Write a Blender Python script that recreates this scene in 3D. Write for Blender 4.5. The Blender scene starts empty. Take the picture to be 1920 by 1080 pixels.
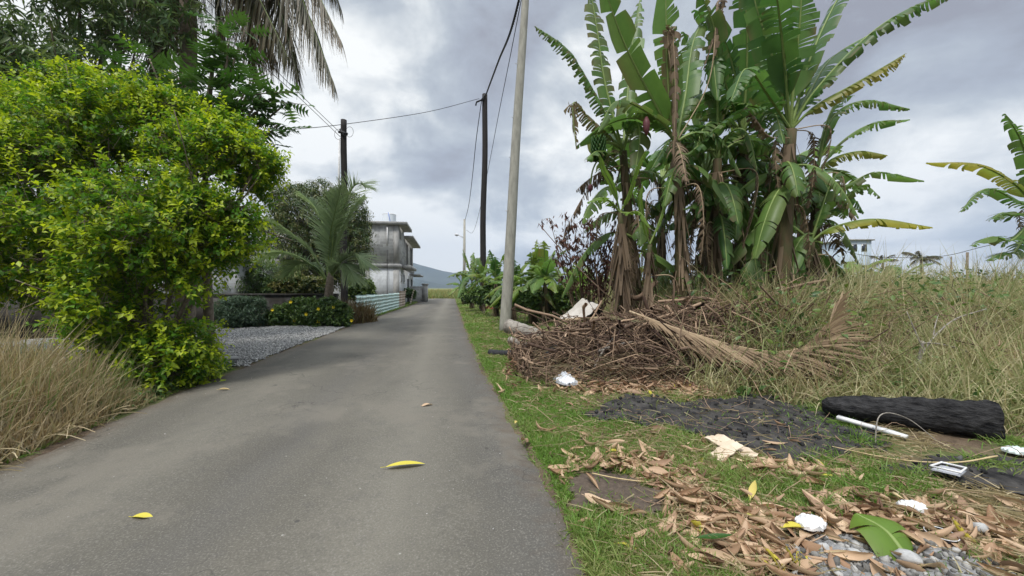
import bpy, math, random
import numpy as np
rnd = random.Random(7); R = np.random.default_rng(11)
S = bpy.context.scene; COL = S.collection
# ---------------------------------------------------------------- camera
H = 1.3; F = 723.0
cd = bpy.data.cameras.new('camera'); cam = bpy.data.objects.new('camera', cd); COL.objects.link(cam); S.camera = cam
cd.sensor_width = 36; cd.lens = 36*F/1920; cd.clip_start = .05; cd.clip_end = 9000
cam.location = (0, 0, H); cam.rotation_euler = (math.pi/2, 0, 0)
# ---------------------------------------------------------------- world, sun, exposure
S.view_settings.view_transform = 'Standard'; S.view_settings.look = 'None'; S.view_settings.exposure = .38; S.view_settings.gamma = 1
SUN_EL, SUN_AZ = math.radians(62), math.radians(205)      # azimuth from +Y towards +X
W = bpy.data.worlds.new('World'); S.world = W; W.use_nodes = True
wn = W.node_tree; wn.nodes.clear()
def N(nt, t, **k):
    n = nt.nodes.new(t)
    for a, b in k.items():
        if a[0] == '_': n.inputs[a[1:].replace('_', ' ')].default_value = b
        else: setattr(n, a, b)
    return n
def L(nt, a, b): nt.links.new(a, b)
def mth(nt, op, a, b=None, c=None, clamp=False):
    n = nt.nodes.new('ShaderNodeMath'); n.operation = op; n.use_clamp = clamp
    for i, v in enumerate((a, b, c)):
        if v is None: continue
        if hasattr(v, 'links'): nt.links.new(v, n.inputs[i])
        else: n.inputs[i].default_value = v
    return n.outputs[0]
def vmth(nt, op, a, b=None):
    n = nt.nodes.new('ShaderNodeVectorMath'); n.operation = op
    for i, v in enumerate((a, b)):
        if v is None: continue
        if hasattr(v, 'links'): nt.links.new(v, n.inputs[i])
        else: n.inputs[i].default_value = v
    return n
def mix(nt, f, a, b, mode='MIX'):
    n = nt.nodes.new('ShaderNodeMix'); n.data_type = 'RGBA'; n.blend_type = mode; n.clamp_factor = True
    for i, v in ((0, f), (6, a), (7, b)):
        if hasattr(v, 'links'): nt.links.new(v, n.inputs[i])
        else: n.inputs[i].default_value = v if i == 0 or len(v) == 4 else (*v, 1)
    return n.outputs[2]
def ramp(nt, f, stops):
    n = nt.nodes.new('ShaderNodeValToRGB'); nt.links.new(f, n.inputs[0]); e = n.color_ramp.elements
    while len(e) < len(stops): e.new(.5)
    for i, (p, c) in enumerate(stops): e[i].position = p; e[i].color = (*c, 1) if len(c) == 3 else c
    return n.outputs[0]
def noise(nt, vec, sc, det=5, rough=.55, dist=0.):
    n = nt.nodes.new('ShaderNodeTexNoise'); n.inputs['Scale'].default_value = sc; n.inputs['Detail'].default_value = det
    n.inputs['Roughness'].default_value = rough; n.inputs['Distortion'].default_value = dist
    if vec is not None: nt.links.new(vec, n.inputs['Vector'])
    return n.outputs['Fac']
sky = N(wn, 'ShaderNodeTexSky', sky_type='NISHITA', sun_disc=False, sun_elevation=SUN_EL, sun_rotation=SUN_AZ)
bg1 = N(wn, 'ShaderNodeBackground', _Strength=.1); L(wn, sky.outputs[0], bg1.inputs[0])
tc = N(wn, 'ShaderNodeTexCoord'); D = vmth(wn, 'NORMALIZE', tc.outputs['Generated']).outputs[0]
sp = N(wn, 'ShaderNodeSeparateXYZ'); L(wn, D, sp.inputs[0]); zz = sp.outputs[2]
inv = mth(wn, 'DIVIDE', 1, mth(wn, 'ADD', mth(wn, 'MAXIMUM', zz, 0), .16))
cv = vmth(wn, 'SCALE', D); L(wn, inv, cv.inputs['Scale'])
flat = vmth(wn, 'MULTIPLY', cv.outputs[0], (1, 1, .35)).outputs[0]
off = vmth(wn, 'ADD', flat, (3.4, 1.7, 0)).outputs[0]
n1 = noise(wn, off, .9, 10, .56, .25); n2 = noise(wn, vmth(wn, 'MULTIPLY', vmth(wn, 'ADD', D, (4, 2, 5)).outputs[0], (1, 1, 1.5)).outputs[0], 3.6, 9, .58, .35)
nn = mth(wn, 'ADD', mth(wn, 'MULTIPLY', n1, .42), mth(wn, 'MULTIPLY', n2, .58))
def glow(px, py, pw, amp):
    v = np.array([(px-960)/F, 1, (541-py)/F]); v /= np.linalg.norm(v)
    return mth(wn, 'MULTIPLY', mth(wn, 'POWER', mth(wn, 'MAXIMUM', vmth(wn, 'DOT_PRODUCT', D, tuple(v)).outputs['Value'], 0), pw), amp)
g = glow(1075, 290, 55, .17)
for a in ((690, 430, 60, .08), (1500, 410, 40, .15), (1720, 430, 50, .16), (830, 480, 170, .16), (745, 150, 120, .07), (200, 180, 10, .12), (590, 230, 60, .05)):
    g = mth(wn, 'ADD', g, glow(*a))
dk = glow(1800, 130, 9, .11)
for a in ((900, 60, 40, .05), (760, 330, 150, .05), (980, 400, 120, .04)):
    dk = mth(wn, 'ADD', dk, glow(*a))
val = mth(wn, 'SUBTRACT', mth(wn, 'ADD', nn, g), dk)
cc = ramp(wn, val, ((.36, (.27, .275, .315)), (.44, (.35, .38, .435)), (.50, (.44, .48, .52)), (.55, (.62, .65, .665)), (.62, (.88, .89, .87))))
# extra sky brightness added towards the zenith, out of view, to light the scene
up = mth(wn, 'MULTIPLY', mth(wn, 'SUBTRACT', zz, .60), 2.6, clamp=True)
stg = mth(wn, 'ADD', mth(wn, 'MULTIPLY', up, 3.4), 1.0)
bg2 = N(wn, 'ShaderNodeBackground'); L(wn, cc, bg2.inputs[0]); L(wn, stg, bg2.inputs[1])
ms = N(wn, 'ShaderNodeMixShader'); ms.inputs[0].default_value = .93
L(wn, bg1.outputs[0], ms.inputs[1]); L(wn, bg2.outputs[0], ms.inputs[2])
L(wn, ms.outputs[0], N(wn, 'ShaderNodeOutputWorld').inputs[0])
sd = bpy.data.lights.new('sun', 'SUN'); sd.energy = 2.6; sd.angle = math.radians(12); sd.color = (1, .96, .9)
so = bpy.data.objects.new('sun', sd); COL.objects.link(so); so.location = (0, 0, 30)
so.rotation_euler = (math.pi/2-SUN_EL, 0, math.pi-SUN_AZ)
# ---------------------------------------------------------------- helpers
def P(px, py, d): return np.array([(px-960)/F*d, d, H-(py-541)/F*d])
def G(px, py): d = H*F/(py-541); return (px-960)/F*d, d
def ss(a, b, x): t = np.clip((x-a)/(b-a), 0, 1); return t*t*(3-2*t)
RY = [-12, -5, 1.7, 2.8, 4, 5.9, 13.6, 32, 46]
RXR = [2.4, 1.5, .35, .23, -.03, -.41, -1.69, -4.6, -6.8]
RXL = [-2.4, -2.9, -3.45, -3.68, -3.98, -4.37, -5.65, -8.0, -10.3]
def xr(y): return np.interp(y, RY, RXR)
def xl(y): return np.interp(y, RY, RXL)
HC = (2.25, 5.95, 2.3, .75)                               # the brush heap: centre and half sizes
def heap(x, y):
    q = ((x-HC[0])/HC[2])**2 + ((y-HC[1])/HC[3])**2
    return np.exp(-q*1.1)*ss(.1, .9, x-xr(y))
def zt(x, y):
    x = np.asarray(x, float); y = np.asarray(y, float)
    s = x-xr(y); l = xl(y)-x
    n = .012*np.sin(x*3.1+1)*np.sin(y*2.3)+.008*np.sin(x*7.3+y*5.1)+.006*np.sin(y*9.7-x*4.4+2)
    e = np.maximum(s, l)
    z = np.where(y < 46, -.05*ss(0, -.25, e) if False else -.05*(1-ss(-.22, .0, e)), 0) + ss(0, .35, e)*(.018+n)
    z = z + np.where(s > 0, (.45+.30*ss(5.5, 8.5, y))*ss(2.2, 4.6, s)*ss(4.2, 6.6, y+ (s-3)*.25)*(1-.4*ss(15, 40, y)), 0)
    z = z + .42*heap(x, y)
    z = z + np.where(l > 0, .10*ss(.2, 1.5, l)*(1-ss(5.6, 6.2, y)), 0)
    return z
def grid_faces(nu, nv, closed=False):
    a = np.arange(nu-1)[:, None]*nv + np.arange(nv-1 if not closed else nv)[None]
    j = np.arange(nv-1 if not closed else nv)
    b = np.arange(nu-1)[:, None]*nv + (j+1) % nv
    return np.stack([a, b, b+nv, a+nv], -1).reshape(-1, 4)
class MB:
    def __init__(s): s.V = []; s.Q = []; s.T = []; s.C = []; s.n = 0
    def add(s, V, Q=None, T=None, C=None):
        V = np.asarray(V, float).reshape(-1, 3)
        if C is None: C = np.zeros((len(V), 3))
        C = np.broadcast_to(np.asarray(C, float), (len(V), 3))
        if Q is not None and len(Q): s.Q.append(np.asarray(Q, int).reshape(-1, 4)+s.n)
        if T is not None and len(T): s.T.append(np.asarray(T, int).reshape(-1, 3)+s.n)
        s.V.append(V); s.C.append(C); s.n += len(V)
    def box(s, lo, hi, C=(0, 0, 0), M=None):
        (a, b, c), (d, e, f) = lo, hi
        V = np.array([[a, b, c], [d, b, c], [d, e, c], [a, e, c], [a, b, f], [d, b, f], [d, e, f], [a, e, f]], float)
        if M is not None: V = V @ np.asarray(M[0]).T + np.asarray(M[1])
        s.add(V, [[0, 3, 2, 1], [4, 5, 6, 7], [0, 1, 5, 4], [1, 2, 6, 5], [2, 3, 7, 6], [3, 0, 4, 7]], C=C)
    def tube(s, pts, rad, k=6, C=(0, 0, 0), cap=True):
        pts = np.asarray(pts, float); n = len(pts); rad = np.broadcast_to(rad, (n,))
        t = np.gradient(pts, axis=0); t /= np.linalg.norm(t, axis=1)[:, None]+1e-9
        ref = np.array([0, 0, 1.]) if abs(t[:, 2]).mean() < .8 else np.array([1., 0, 0])
        u = np.cross(t, ref); u /= np.linalg.norm(u, axis=1)[:, None]+1e-9; w = np.cross(t, u)
        a = np.arange(k)/k*2*math.pi
        V = pts[:, None]+rad[:, None, None]*(u[:, None]*np.cos(a)[None, :, None]+w[:, None]*np.sin(a)[None, :, None])
        V = V.reshape(-1, 3); Q = grid_faces(n, k, True); T = []
        if cap:
            V = np.vstack([V, pts[0], pts[-1]])
            for j in range(k):
                T.append([n*k, (j+1) % k, j]); T.append([n*k+1, (n-1)*k+j, (n-1)*k+(j+1) % k])
        s.add(V, Q, T, C)
    def build(s, name, mat, parent=None, smooth=False, loc=None, label=None):
        V = np.vstack(s.V) if s.V else np.zeros((0, 3)); C = np.vstack(s.C)
        loc0 = np.array(loc, float) if loc is not None else np.zeros(3); q = parent
        while q is not None: loc0 = loc0+np.array(q.location); q = q.parent
        V = V-loc0
        Q = np.vstack(s.Q) if s.Q else np.zeros((0, 4), int); T = np.vstack(s.T) if s.T else np.zeros((0, 3), int)
        me = bpy.data.meshes.new(name); me.vertices.add(len(V)); me.vertices.foreach_set('co', V.astype(np.float32).ravel())
        nl = Q.size+T.size; me.loops.add(nl); me.loops.foreach_set('vertex_index', np.concatenate([Q.ravel(), T.ravel()]).astype(np.int32))
        me.polygons.add(len(Q)+len(T))
        st = np.concatenate([np.arange(len(Q))*4, Q.size+np.arange(len(T))*3]).astype(np.int32)
        me.polygons.foreach_set('loop_start', st)
        if smooth: me.polygons.foreach_set('use_smooth', np.ones(len(st), bool))
        at = me.attributes.new('lc', 'FLOAT_COLOR', 'POINT')
        at.data.foreach_set('color', np.hstack([C, np.ones((len(C), 1))]).astype(np.float32).ravel())
        me.update(calc_edges=True); me.validate()
        if mat: me.materials.append(mat)
        o = bpy.data.objects.new(name, me); COL.objects.link(o)
        if parent is not None:
            o.parent = parent
        elif loc is not None: o.location = loc
        if label: o['label'] = label
        return o
def child_loc(o): return o
def tag(o, label=None, cat=None, group=None, kind=None):
    for k, v in (('label', label), ('category', cat), ('group', group), ('kind', kind)):
        if v: o[k] = v
    return o
def thing(name, label, cat, loc, group=None):
    o = bpy.data.objects.new(name, None); COL.objects.link(o); o.location = [float(v) for v in loc]; o.empty_display_size = .3
    return tag(o, label, cat, group)
def unit(v): return v/(np.linalg.norm(v, axis=-1, keepdims=True)+1e-9)
def bez(pts, n):
    pts = np.asarray(pts, float)
    if len(pts) == 3:
        t = np.linspace(0, 1, n)[:, None]; return (1-t)**2*pts[0]+2*t*(1-t)*pts[1]+t*t*pts[2]
    # Catmull-Rom through all points
    p = np.vstack([2*pts[0]-pts[1], pts, 2*pts[-1]-pts[-2]]); m = len(pts)-1
    out = []
    for u in np.linspace(0, m-1e-6, n):
        i = int(u); t = u-i; a, b, c, d = p[i:i+4]
        out.append(.5*((2*b)+(-a+c)*t+(2*a-5*b+4*c-d)*t*t+(-a+3*b-3*c+d)*t**3))
    return np.array(out)
def ribbons(mb, base, dr, ln, wd, bend, segs=3, C=None, side=None, taper=1.0, cg=None):
    n = len(base); t = np.linspace(0, 1, segs+1)
    ln = np.broadcast_to(ln, (n,)); wd = np.broadcast_to(wd, (n,)); bend = np.broadcast_to(bend, (n,))
    pos = base[:, None]+dr[:, None]*(ln[:, None]*t)[..., None]
    pos[..., 2] -= bend[:, None]*ln[:, None]*t**2
    if side is None:
        a = R.uniform(0, 2*math.pi, n); side = np.stack([np.cos(a), np.sin(a), R.uniform(-.3, .3, n)], -1)
        side = unit(np.cross(side, dr))
    w = (wd[:, None]*(1-taper*t**1.6)*.5+.0004)[..., None]*side[:, None]
    V = np.stack([pos-w, pos+w], 2)              # n, segs+1, 2, 3
    m = (segs+1)*2; q = []
    for i in range(segs): q.append([i*2, i*2+1, i*2+3, i*2+2])
    Q = (np.array(q)[None]+np.arange(n)[:, None, None]*m).reshape(-1, 4)
    if C is None: C = np.stack([R.random(n), np.zeros(n), np.zeros(n)], -1)
    Cv = np.repeat(C[:, None], m, 1)
    if cg is not None: Cv = Cv.copy(); Cv[..., 1] = np.clip(Cv[..., 1]+np.repeat(cg(t), 2)[None], 0, 1)
    mb.add(V.reshape(-1, 3), Q, C=Cv.reshape(-1, 3))
def sticks(mb, pts, r0, r1, k=4, C=None):       # pts n,m,3 : many thin tubes at once
    n, m, _ = pts.shape; t = np.gradient(pts, axis=1); t = unit(t)
    ref = unit(R.normal(size=(n, 1, 3))); u = unit(np.cross(t, ref)); w = np.cross(t, u)
    a = np.arange(k)/k*2*math.pi
    rr = (np.asarray(r0)[:, None]*(1-np.linspace(0, 1, m))+np.asarray(r1)[:, None]*np.linspace(0, 1, m))
    V = pts[:, :, None]+rr[:, :, None, None]*(u[:, :, None]*np.cos(a)[:, None]+w[:, :, None]*np.sin(a)[:, None])
    Q = (grid_faces(m, k, True)[None]+np.arange(n)[:, None, None]*m*k).reshape(-1, 4)
    if C is None: C = np.stack([R.random(n), np.zeros(n), np.zeros(n)], -1)
    mb.add(V.reshape(-1, 3), Q, C=np.repeat(C, m*k, 0))
def frames(ax, nrm):                            # columns: x = side, y = axis, z = normal
    ax = unit(ax); s = unit(np.cross(ax, nrm)); z = np.cross(s, ax); return np.stack([s, ax, z], -1)
def batch(mb, tv, tq, pos, M, sc, C, tt=None):  # template copies
    n = len(pos); V = np.einsum('nij,kj->nki', M, tv)*np.asarray(sc).reshape(n, 1, 1)+pos[:, None]
    k = len(tv); off = np.arange(n)[:, None, None]*k
    Q = (np.array(tq)[None]+off).reshape(-1, 4) if tq is not None and len(tq) else None
    T = (np.array(tt)[None]+off).reshape(-1, 3) if tt is not None and len(tt) else None
    mb.add(V.reshape(-1, 3), Q, T, np.repeat(C, k, 0))
# leaf templates, length 1 along y
LF = (np.array([[0, 0, 0], [.2, .35, .05], [0, .4, 0], [-.2, .35, .05], [.17, .7, .0], [0, .72, -.04], [-.17, .7, 0.], [0, 1, -.12]]),
      [[0, 1, 2, 2], [0, 2, 3, 3]])
def leaf_tmpl(w, fold=.25, droop=.15, n=4, pw=1.0):
    V = []; 
    for i in range(n+1):
        t = i/n; ww = w*math.sin(math.pi*min(1, (t*.92+.05))**pw)*.5 if 0 < i < n else .004
        z = -droop*t*t
        V += [[-ww, t, z+ww*fold], [0, t, z], [ww, t, z+ww*fold]]
    Q = []
    for i in range(n):
        a = i*3; Q += [[a, a+1, a+4, a+3], [a+1, a+2, a+5, a+4]]
    return np.array(V), Q
# ---------------------------------------------------------------- materials
MATS = {}
def mat(name, fn=None, rough=.8, spec=.3):
    if name in MATS: return MATS[name]
    m = bpy.data.materials.new(name); m.use_nodes = True; nt = m.node_tree; b = nt.nodes['Principled BSDF']
    b.inputs['Roughness'].default_value = rough; b.inputs['Specular IOR Level'].default_value = spec
    MATS[name] = m
    if fn: fn(nt, b)
    return m
def oc(nt): return N(nt, 'ShaderNodeTexCoord').outputs['Object']
def N2(nt, v, sc):
    n = N(nt, 'ShaderNodeTexNoise', _Scale=sc); L(nt, v, n.inputs['Vector']); return n.outputs['Color']
def bump(nt, b, h, st=.3, dist=.02):
    n = N(nt, 'ShaderNodeBump', _Strength=st, _Distance=dist); L(nt, h, n.inputs['Height']); L(nt, n.outputs[0], b.inputs['Normal'])
def lcs(nt):
    a = N(nt, 'ShaderNodeAttribute', attribute_name='lc'); s = N(nt, 'ShaderNodeSeparateColor'); L(nt, a.outputs['Color'], s.inputs[0]); return s.outputs
def leafmat(name, c0, c1, c2, tr=.35, rough=.45, c3=None, spec=.4):
    """c0..c1 by leaf, c2 = young or dry colour by the second channel, c3 = third channel"""
    def f(nt, b):
        s = lcs(nt); c = mix(nt, s[0], c0, c1); c = mix(nt, s[1], c, c2)
        if c3: c = mix(nt, s[2], c, c3)
        n = noise(nt, oc(nt), 9, 3); c = mix(nt, mth(nt, 'MULTIPLY', n, .45), c, (c0[0]*.6, c0[1]*.6, c0[2]*.6))
        L(nt, c, b.inputs['Base Color'])
        t = N(nt, 'ShaderNodeBsdfTranslucent'); L(nt, mix(nt, .5, c, (1, 1, .45), 'MULTIPLY'), t.inputs[0])
        x = N(nt, 'ShaderNodeMixShader'); x.inputs[0].default_value = tr
        L(nt, b.outputs[0], x.inputs[1]); L(nt, t.outputs[0], x.inputs[2]); L(nt, x.outputs[0], nt.nodes['Material Output'].inputs[0])
    return mat(name, f, rough, spec)
def plain(name, c0, c1, sc=8, rough=.85, bs=.4, bd=.01, spec=.25, stretch=None, det=6):
    def f(nt, b):
        v = oc(nt)
        if stretch: v = vmth(nt, 'MULTIPLY', v, stretch).outputs[0]
        n = noise(nt, v, sc, det, .6); s = lcs(nt)
        c = mix(nt, ramp(nt, n, ((.3, (0, 0, 0)), (.7, (1, 1, 1)))), c0, c1)
        L(nt, c, b.inputs['Base Color']); bump(nt, b, n, bs, bd)
    return mat(name, f, rough, spec)
M_gr = leafmat('verge grass', (.12, .24, .035), (.22, .38, .07), (.46, .42, .20), .45, .5)
M_weed = leafmat('weed blades', (.13, .22, .05), (.30, .39, .13), (.66, .56, .36), .35, .6)
M_dry = leafmat('dry straw', (.34, .24, .13), (.62, .53, .35), (.16, .21, .06), .35, .7)
M_dur = leafmat('duranta leaf', (.06, .17, .015), (.16, .34, .025), (.56, .66, .025), .5, .45)
M_mango = leafmat('mango leaf', (.035, .075, .02), (.08, .15, .04), (.34, .27, .08), .3, .35)
M_dark = leafmat('dark leaf', (.035, .10, .02), (.08, .19, .035), (.15, .22, .05), .35, .3)
M_shrub = leafmat('shrub leaf', (.045, .11, .03), (.11, .20, .06), (.22, .30, .06), .35, .4)
M_ban = leafmat('banana leaf', (.065, .16, .04), (.19, .33, .08), (.23, .155, .085), .5, .42, c3=(.55, .48, .05), spec=.35)
M_ban2 = leafmat('young banana leaf', (.15, .27, .04), (.22, .36, .06), (.3, .2, .08), .5, .35, c3=(.5, .4, .06))
M_bdead = leafmat('dead banana leaf', (.13, .09, .055), (.34, .25, .165), (.07, .05, .035), .25, .85)
M_coco = leafmat('palm leaflet', (.025, .04, .016), (.08, .085, .03), (.22, .14, .08), .3, .5)
M_ycoco = leafmat('young palm leaflet', (.20, .29, .15), (.34, .44, .25), (.44, .46, .26), .5, .4)
M_dfrond = leafmat('dry palm leaflet', (.19, .125, .07), (.44, .325, .20), (.14, .08, .05), .2, .7)
M_lit = leafmat('fallen leaf', (.32, .19, .11), (.70, .52, .35), (.17, .09, .06), .15, .7, c3=(.62, .55, .06))
M_dleaf = leafmat('withered leaf', (.10, .045, .035), (.20, .10, .07), (.05, .03, .025), .2, .8)
M_bark = plain('grey bark', (.10, .08, .06), (.22, .18, .14), 14, .9, .8, .02)
M_twig = mat('brush twigs', lambda nt, b: L(nt, mix(nt, mth(nt, 'POWER', lcs(nt)[0], 1.7), (.05, .028, .02), (.40, .28, .19)), b.inputs['Base Color']), .85)
M_char = plain('charcoal', (.007, .007, .009), (.03, .03, .034), 22, .75, .9, .02, .35, (1, 1, 1))
M_pseudo = plain('banana sheath', (.11, .07, .04), (.05, .065, .025), 5, .8, .7, .02, .25, (3, 3, .6))
M_pet = plain('petiole', (.13, .20, .05), (.22, .28, .09), 6, .5, .2, .01)
M_petd = plain('dry stalk', (.26, .18, .11), (.42, .33, .22), 10, .8, .4, .01)
M_conc = plain('concrete pole', (.25, .245, .215), (.40, .39, .34), 3.2, .9, .5, .01, .2, (3, 3, .8))
M_black = plain('creosoted wood', (.010, .009, .009), (.03, .025, .022), 5, .8, .6, .01, .3, (6, 6, .5))
M_cable = plain('black cable', (.012, .012, .014), (.03, .03, .03), 5, .6, .1)
M_metal = plain('galvanised metal', (.45, .46, .48), (.6, .61, .63), 6, .45, .2)
M_white = plain('white foam', (.50, .50, .50), (.76, .76, .76), 9, .7, .5, .006)
# ---------------------------------------------------------------- ground sheet
def spaced(a, b, st, far, g=1.14):
    v = list(np.arange(a, b, st)); s = st
    while v[-1] < far: s *= g; v.append(v[-1]+s)
    s = st
    while v[0] > -far: s *= g; v.insert(0, v[0]-s)
    return np.array(v)
gx = spaced(-6.5, 6.5, .07, 2400); gy = spaced(.8, 9.5, .07, 2400)
X, Y = np.meshgrid(gx, gy, indexing='ij')
mb = MB(); mb.add(np.stack([X, Y, zt(X, Y)], -1).reshape(-1, 3), grid_faces(len(gx), len(gy))[:, ::-1])
def f(nt, b):
    g = N(nt, 'ShaderNodeNewGeometry').outputs['Position']
    n1 = noise(nt, g, .9, 6); n2 = noise(nt, g, 14, 7, .65); n3 = noise(nt, g, .05, 4)
    c = ramp(nt, mth(nt, 'ADD', mth(nt, 'MULTIPLY', n1, .5), mth(nt, 'MULTIPLY', n2, .5)), ((.35, (.045, .032, .024)), (.5, (.11, .08, .055)), (.65, (.19, .145, .095))))
    c = mix(nt, ramp(nt, noise(nt, g, 1.7, 4), ((.45, (0, 0, 0)), (.6, (.7, .7, .7)))), c, (.09, .12, .035))
    s = N(nt, 'ShaderNodeSeparateXYZ'); L(nt, g, s.inputs[0])
    far = mth(nt, 'MULTIPLY', mth(nt, 'SUBTRACT', s.outputs[1], 44), .08, clamp=True)
    fc = ramp(nt, n3, ((.4, (.16, .19, .05)), (.55, (.26, .24, .09)), (.65, (.10, .15, .04))))
    L(nt, mix(nt, far, c, fc), b.inputs['Base Color']); bump(nt, b, n2, .8, .03)
tag(mb.build('ground', mat('soil', f, .95, .15), smooth=True), kind='structure')
# road
ry = np.concatenate([np.arange(-11, 1, .5), np.arange(1, 12, .08), np.arange(12, 46.5, .4)])
u = np.linspace(0, 1, 25)
wob = lambda y, k: .035*np.sin(y*2.1+k)+.02*np.sin(y*5.7+k*2)+.013*np.sin(y*13+k)+R.normal(size=np.shape(y))*.016
a, b_ = xl(ry)+wob(ry, 1)-.03, xr(ry)+wob(ry, 4)+.02
XX = a[:, None]+(b_-a)[:, None]*u; YY = np.repeat(ry[:, None], 25, 1)
ZZ = .006+.035*(1-(2*u-1)**2)[None]+0*YY - .02*((np.abs(2*u-1) > .99)[None])
mb = MB(); mb.add(np.stack([XX, YY, ZZ], -1).reshape(-1, 3), grid_faces(len(ry), 25)[:, ::-1], C=np.stack([np.repeat(u[None], len(ry), 0)]*3, -1).reshape(-1, 3))
def f(nt, b):
    g = N(nt, 'ShaderNodeNewGeometry').outputs['Position']; uu = lcs(nt)[0]
    st = vmth(nt, 'MULTIPLY', g, (1, .3, 1)).outputs[0]
    big = noise(nt, st, 1.3, 5, .55, .3); fine = noise(nt, g, 95, 3, .75); mid = noise(nt, g, 9, 6, .6)
    c = ramp(nt, big, ((.3, (.078, .072, .060)), (.5, (.098, .091, .075)), (.7, (.122, .112, .092))))
    def band(cn, w):
        d = mth(nt, 'ABSOLUTE', mth(nt, 'SUBTRACT', mth(nt, 'ADD', uu, mth(nt, 'MULTIPLY', mth(nt, 'SUBTRACT', big, .5), .12)), cn))
        return mth(nt, 'SUBTRACT', 1, mth(nt, 'DIVIDE', d, w), clamp=True)
    c = mix(nt, mth(nt, 'MULTIPLY', band(.28, .17), .50), c, (.165, .153, .125))
    c = mix(nt, mth(nt, 'MULTIPLY', band(.74, .14), .65), c, (.175, .163, .134))
    c = mix(nt, mth(nt, 'MULTIPLY', band(.5, .08), .25), c, (.085, .082, .082))
    c = mix(nt, mth(nt, 'MULTIPLY', band(1.0, .16), .5), c, (.075, .073, .075))
    c = mix(nt, mth(nt, 'MULTIPLY', band(0, .10), .6), c, (.13, .105, .08))
    c = mix(nt, ramp(nt, mid, ((.52, (0, 0, 0)), (.75, (.35, .35, .35)))), c, (.07, .067, .064))
    c = mix(nt, ramp(nt, fine, ((.52, (0, 0, 0)), (.72, (.75, .75, .75)))), c, (.24, .225, .20))
    c = mix(nt, ramp(nt, fine, ((.25, (.6, .6, .6)), (.45, (0, 0, 0)))), c, (.05, .05, .05))
    v = N(nt, 'ShaderNodeTexVoronoi', _Scale=2.6); L(nt, g, v.inputs['Vector'])
    c = mix(nt, ramp(nt, v.outputs['Distance'], ((.035, (.8, .8, .8)), (.05, (0, 0, 0)))), c, (.04, .04, .04))
    v = N(nt, 'ShaderNodeTexVoronoi', _Scale=5.3); L(nt, vmth(nt, 'ADD', g, (3, 5, 1)).outputs[0], v.inputs['Vector'])
    c = mix(nt, ramp(nt, v.outputs['Distance'], ((.025, (.9, .9, .9)), (.035, (0, 0, 0)))), c, (.34, .33, .30))
    v = N(nt, 'ShaderNodeTexVoronoi', _Scale=.9, feature='DISTANCE_TO_EDGE'); wv = vmth(nt, 'ADD', g, vmth(nt, 'SCALE', N2(nt, g, 3.0)).outputs[0]).outputs[0]; L(nt, wv, v.inputs['Vector'])
    ck = mth(nt, 'MULTIPLY', ramp(nt, v.outputs['Distance'], ((.0, (1, 1, 1)), (.012, (0, 0, 0)))), ramp(nt, noise(nt, g, .55, 2), ((.50, (0, 0, 0)), (.58, (.85, .85, .85)))))
    c = mix(nt, ck, c, (.045, .042, .038))
    pt = ramp(nt, noise(nt, vmth(nt, 'ADD', g, (7, 3, 0)).outputs[0], .8, 6, .7), ((.53, (0, 0, 0)), (.62, (.55, .55, .55)))); c = mix(nt, pt, c, (.16, .145, .12))
    dirt = mth(nt, 'ADD', mth(nt, 'MULTIPLY', mth(nt, 'ABSOLUTE', mth(nt, 'SUBTRACT', uu, .5)), 9), mth(nt, 'MULTIPLY', mid, 1.6)); c = mix(nt, mth(nt, 'MULTIPLY', mth(nt, 'SUBTRACT', dirt, 4.7, clamp=True), .8), c, (.10, .073, .05))
    L(nt, c, b.inputs['Base Color']); bump(nt, b, fine, .9, .006)
tag(mb.build('road', mat('asphalt', f, .85, .25), smooth=True), kind='structure')
def softedge(m):
    nt = m.node_tree; b = nt.nodes['Principled BSDF']; e = lcs(nt)[0]; g = N(nt, 'ShaderNodeNewGeometry').outputs['Position']; n = noise(nt, g, 22, 5, .7)
    L(nt, mth(nt, 'GREATER_THAN', mth(nt, 'ADD', mth(nt, 'MULTIPLY', e, .75), n), .62), b.inputs['Alpha']); return m
# loose patches laid just above the ground
def inside(px, py, poly):
    c = np.zeros(np.shape(px), bool); n = len(poly)
    for i in range(n):
        x0, y0 = poly[i]; x1, y1 = poly[(i+1) % n]
        k = ((y0 > py) != (y1 > py)) & (px < (x1-x0)*(py-y0)/(y1-y0+1e-12)+x0); c ^= k
    return c
def wobin(x, y, poly):
    return inside(x+.06*np.sin(y*11+x*5)+.03*np.sin(y*31), y+.05*np.sin(x*13-y*4)+.025*np.sin(x*37), poly)
def patch(name, poly, m, st=.03, dz=.007, rough=0.0):
    poly = np.array(poly); x0, y0 = poly.min(0)-.1; x1, y1 = poly.max(0)+.1
    xs = np.arange(x0, x1, st); ys = np.arange(y0, y1, st); X, Y = np.meshgrid(xs, ys, indexing='ij')
    k = wobin(X, Y, poly); Z = zt(X, Y)+dz+rough*R.random(X.shape)*k
    Q = grid_faces(len(xs), len(ys))[:, ::-1]; kk = k.ravel(); Q = Q[kk[Q].all(1)]
    use = np.unique(Q); mp = -np.ones(X.size, int); mp[use] = np.arange(len(use))
    V = np.stack([X, Y, Z], -1).reshape(-1, 3)[use]
    kf = k.astype(float)
    for _ in range(5): kf = (kf+np.roll(kf, 1, 0)+np.roll(kf, -1, 0)+np.roll(kf, 1, 1)+np.roll(kf, -1, 1))/5
    kf = np.clip((kf-.5)*2.4, 0, 1).ravel()[use]; q = MB(); q.add(V, mp[Q], C=np.repeat(kf[:, None], 3, 1)); return tag(q.build(name, m, smooth=True), kind='structure')
GP = lambda l: [G(*p) for p in l]
BURN = GP([(1085, 778), (1180, 748), (1300, 755), (1420, 748), (1540, 745), (1600, 790), (1680, 835), (1600, 862), (1500, 880), (1400, 852), (1330, 822), (1250, 805), (1150, 797)])
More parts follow.
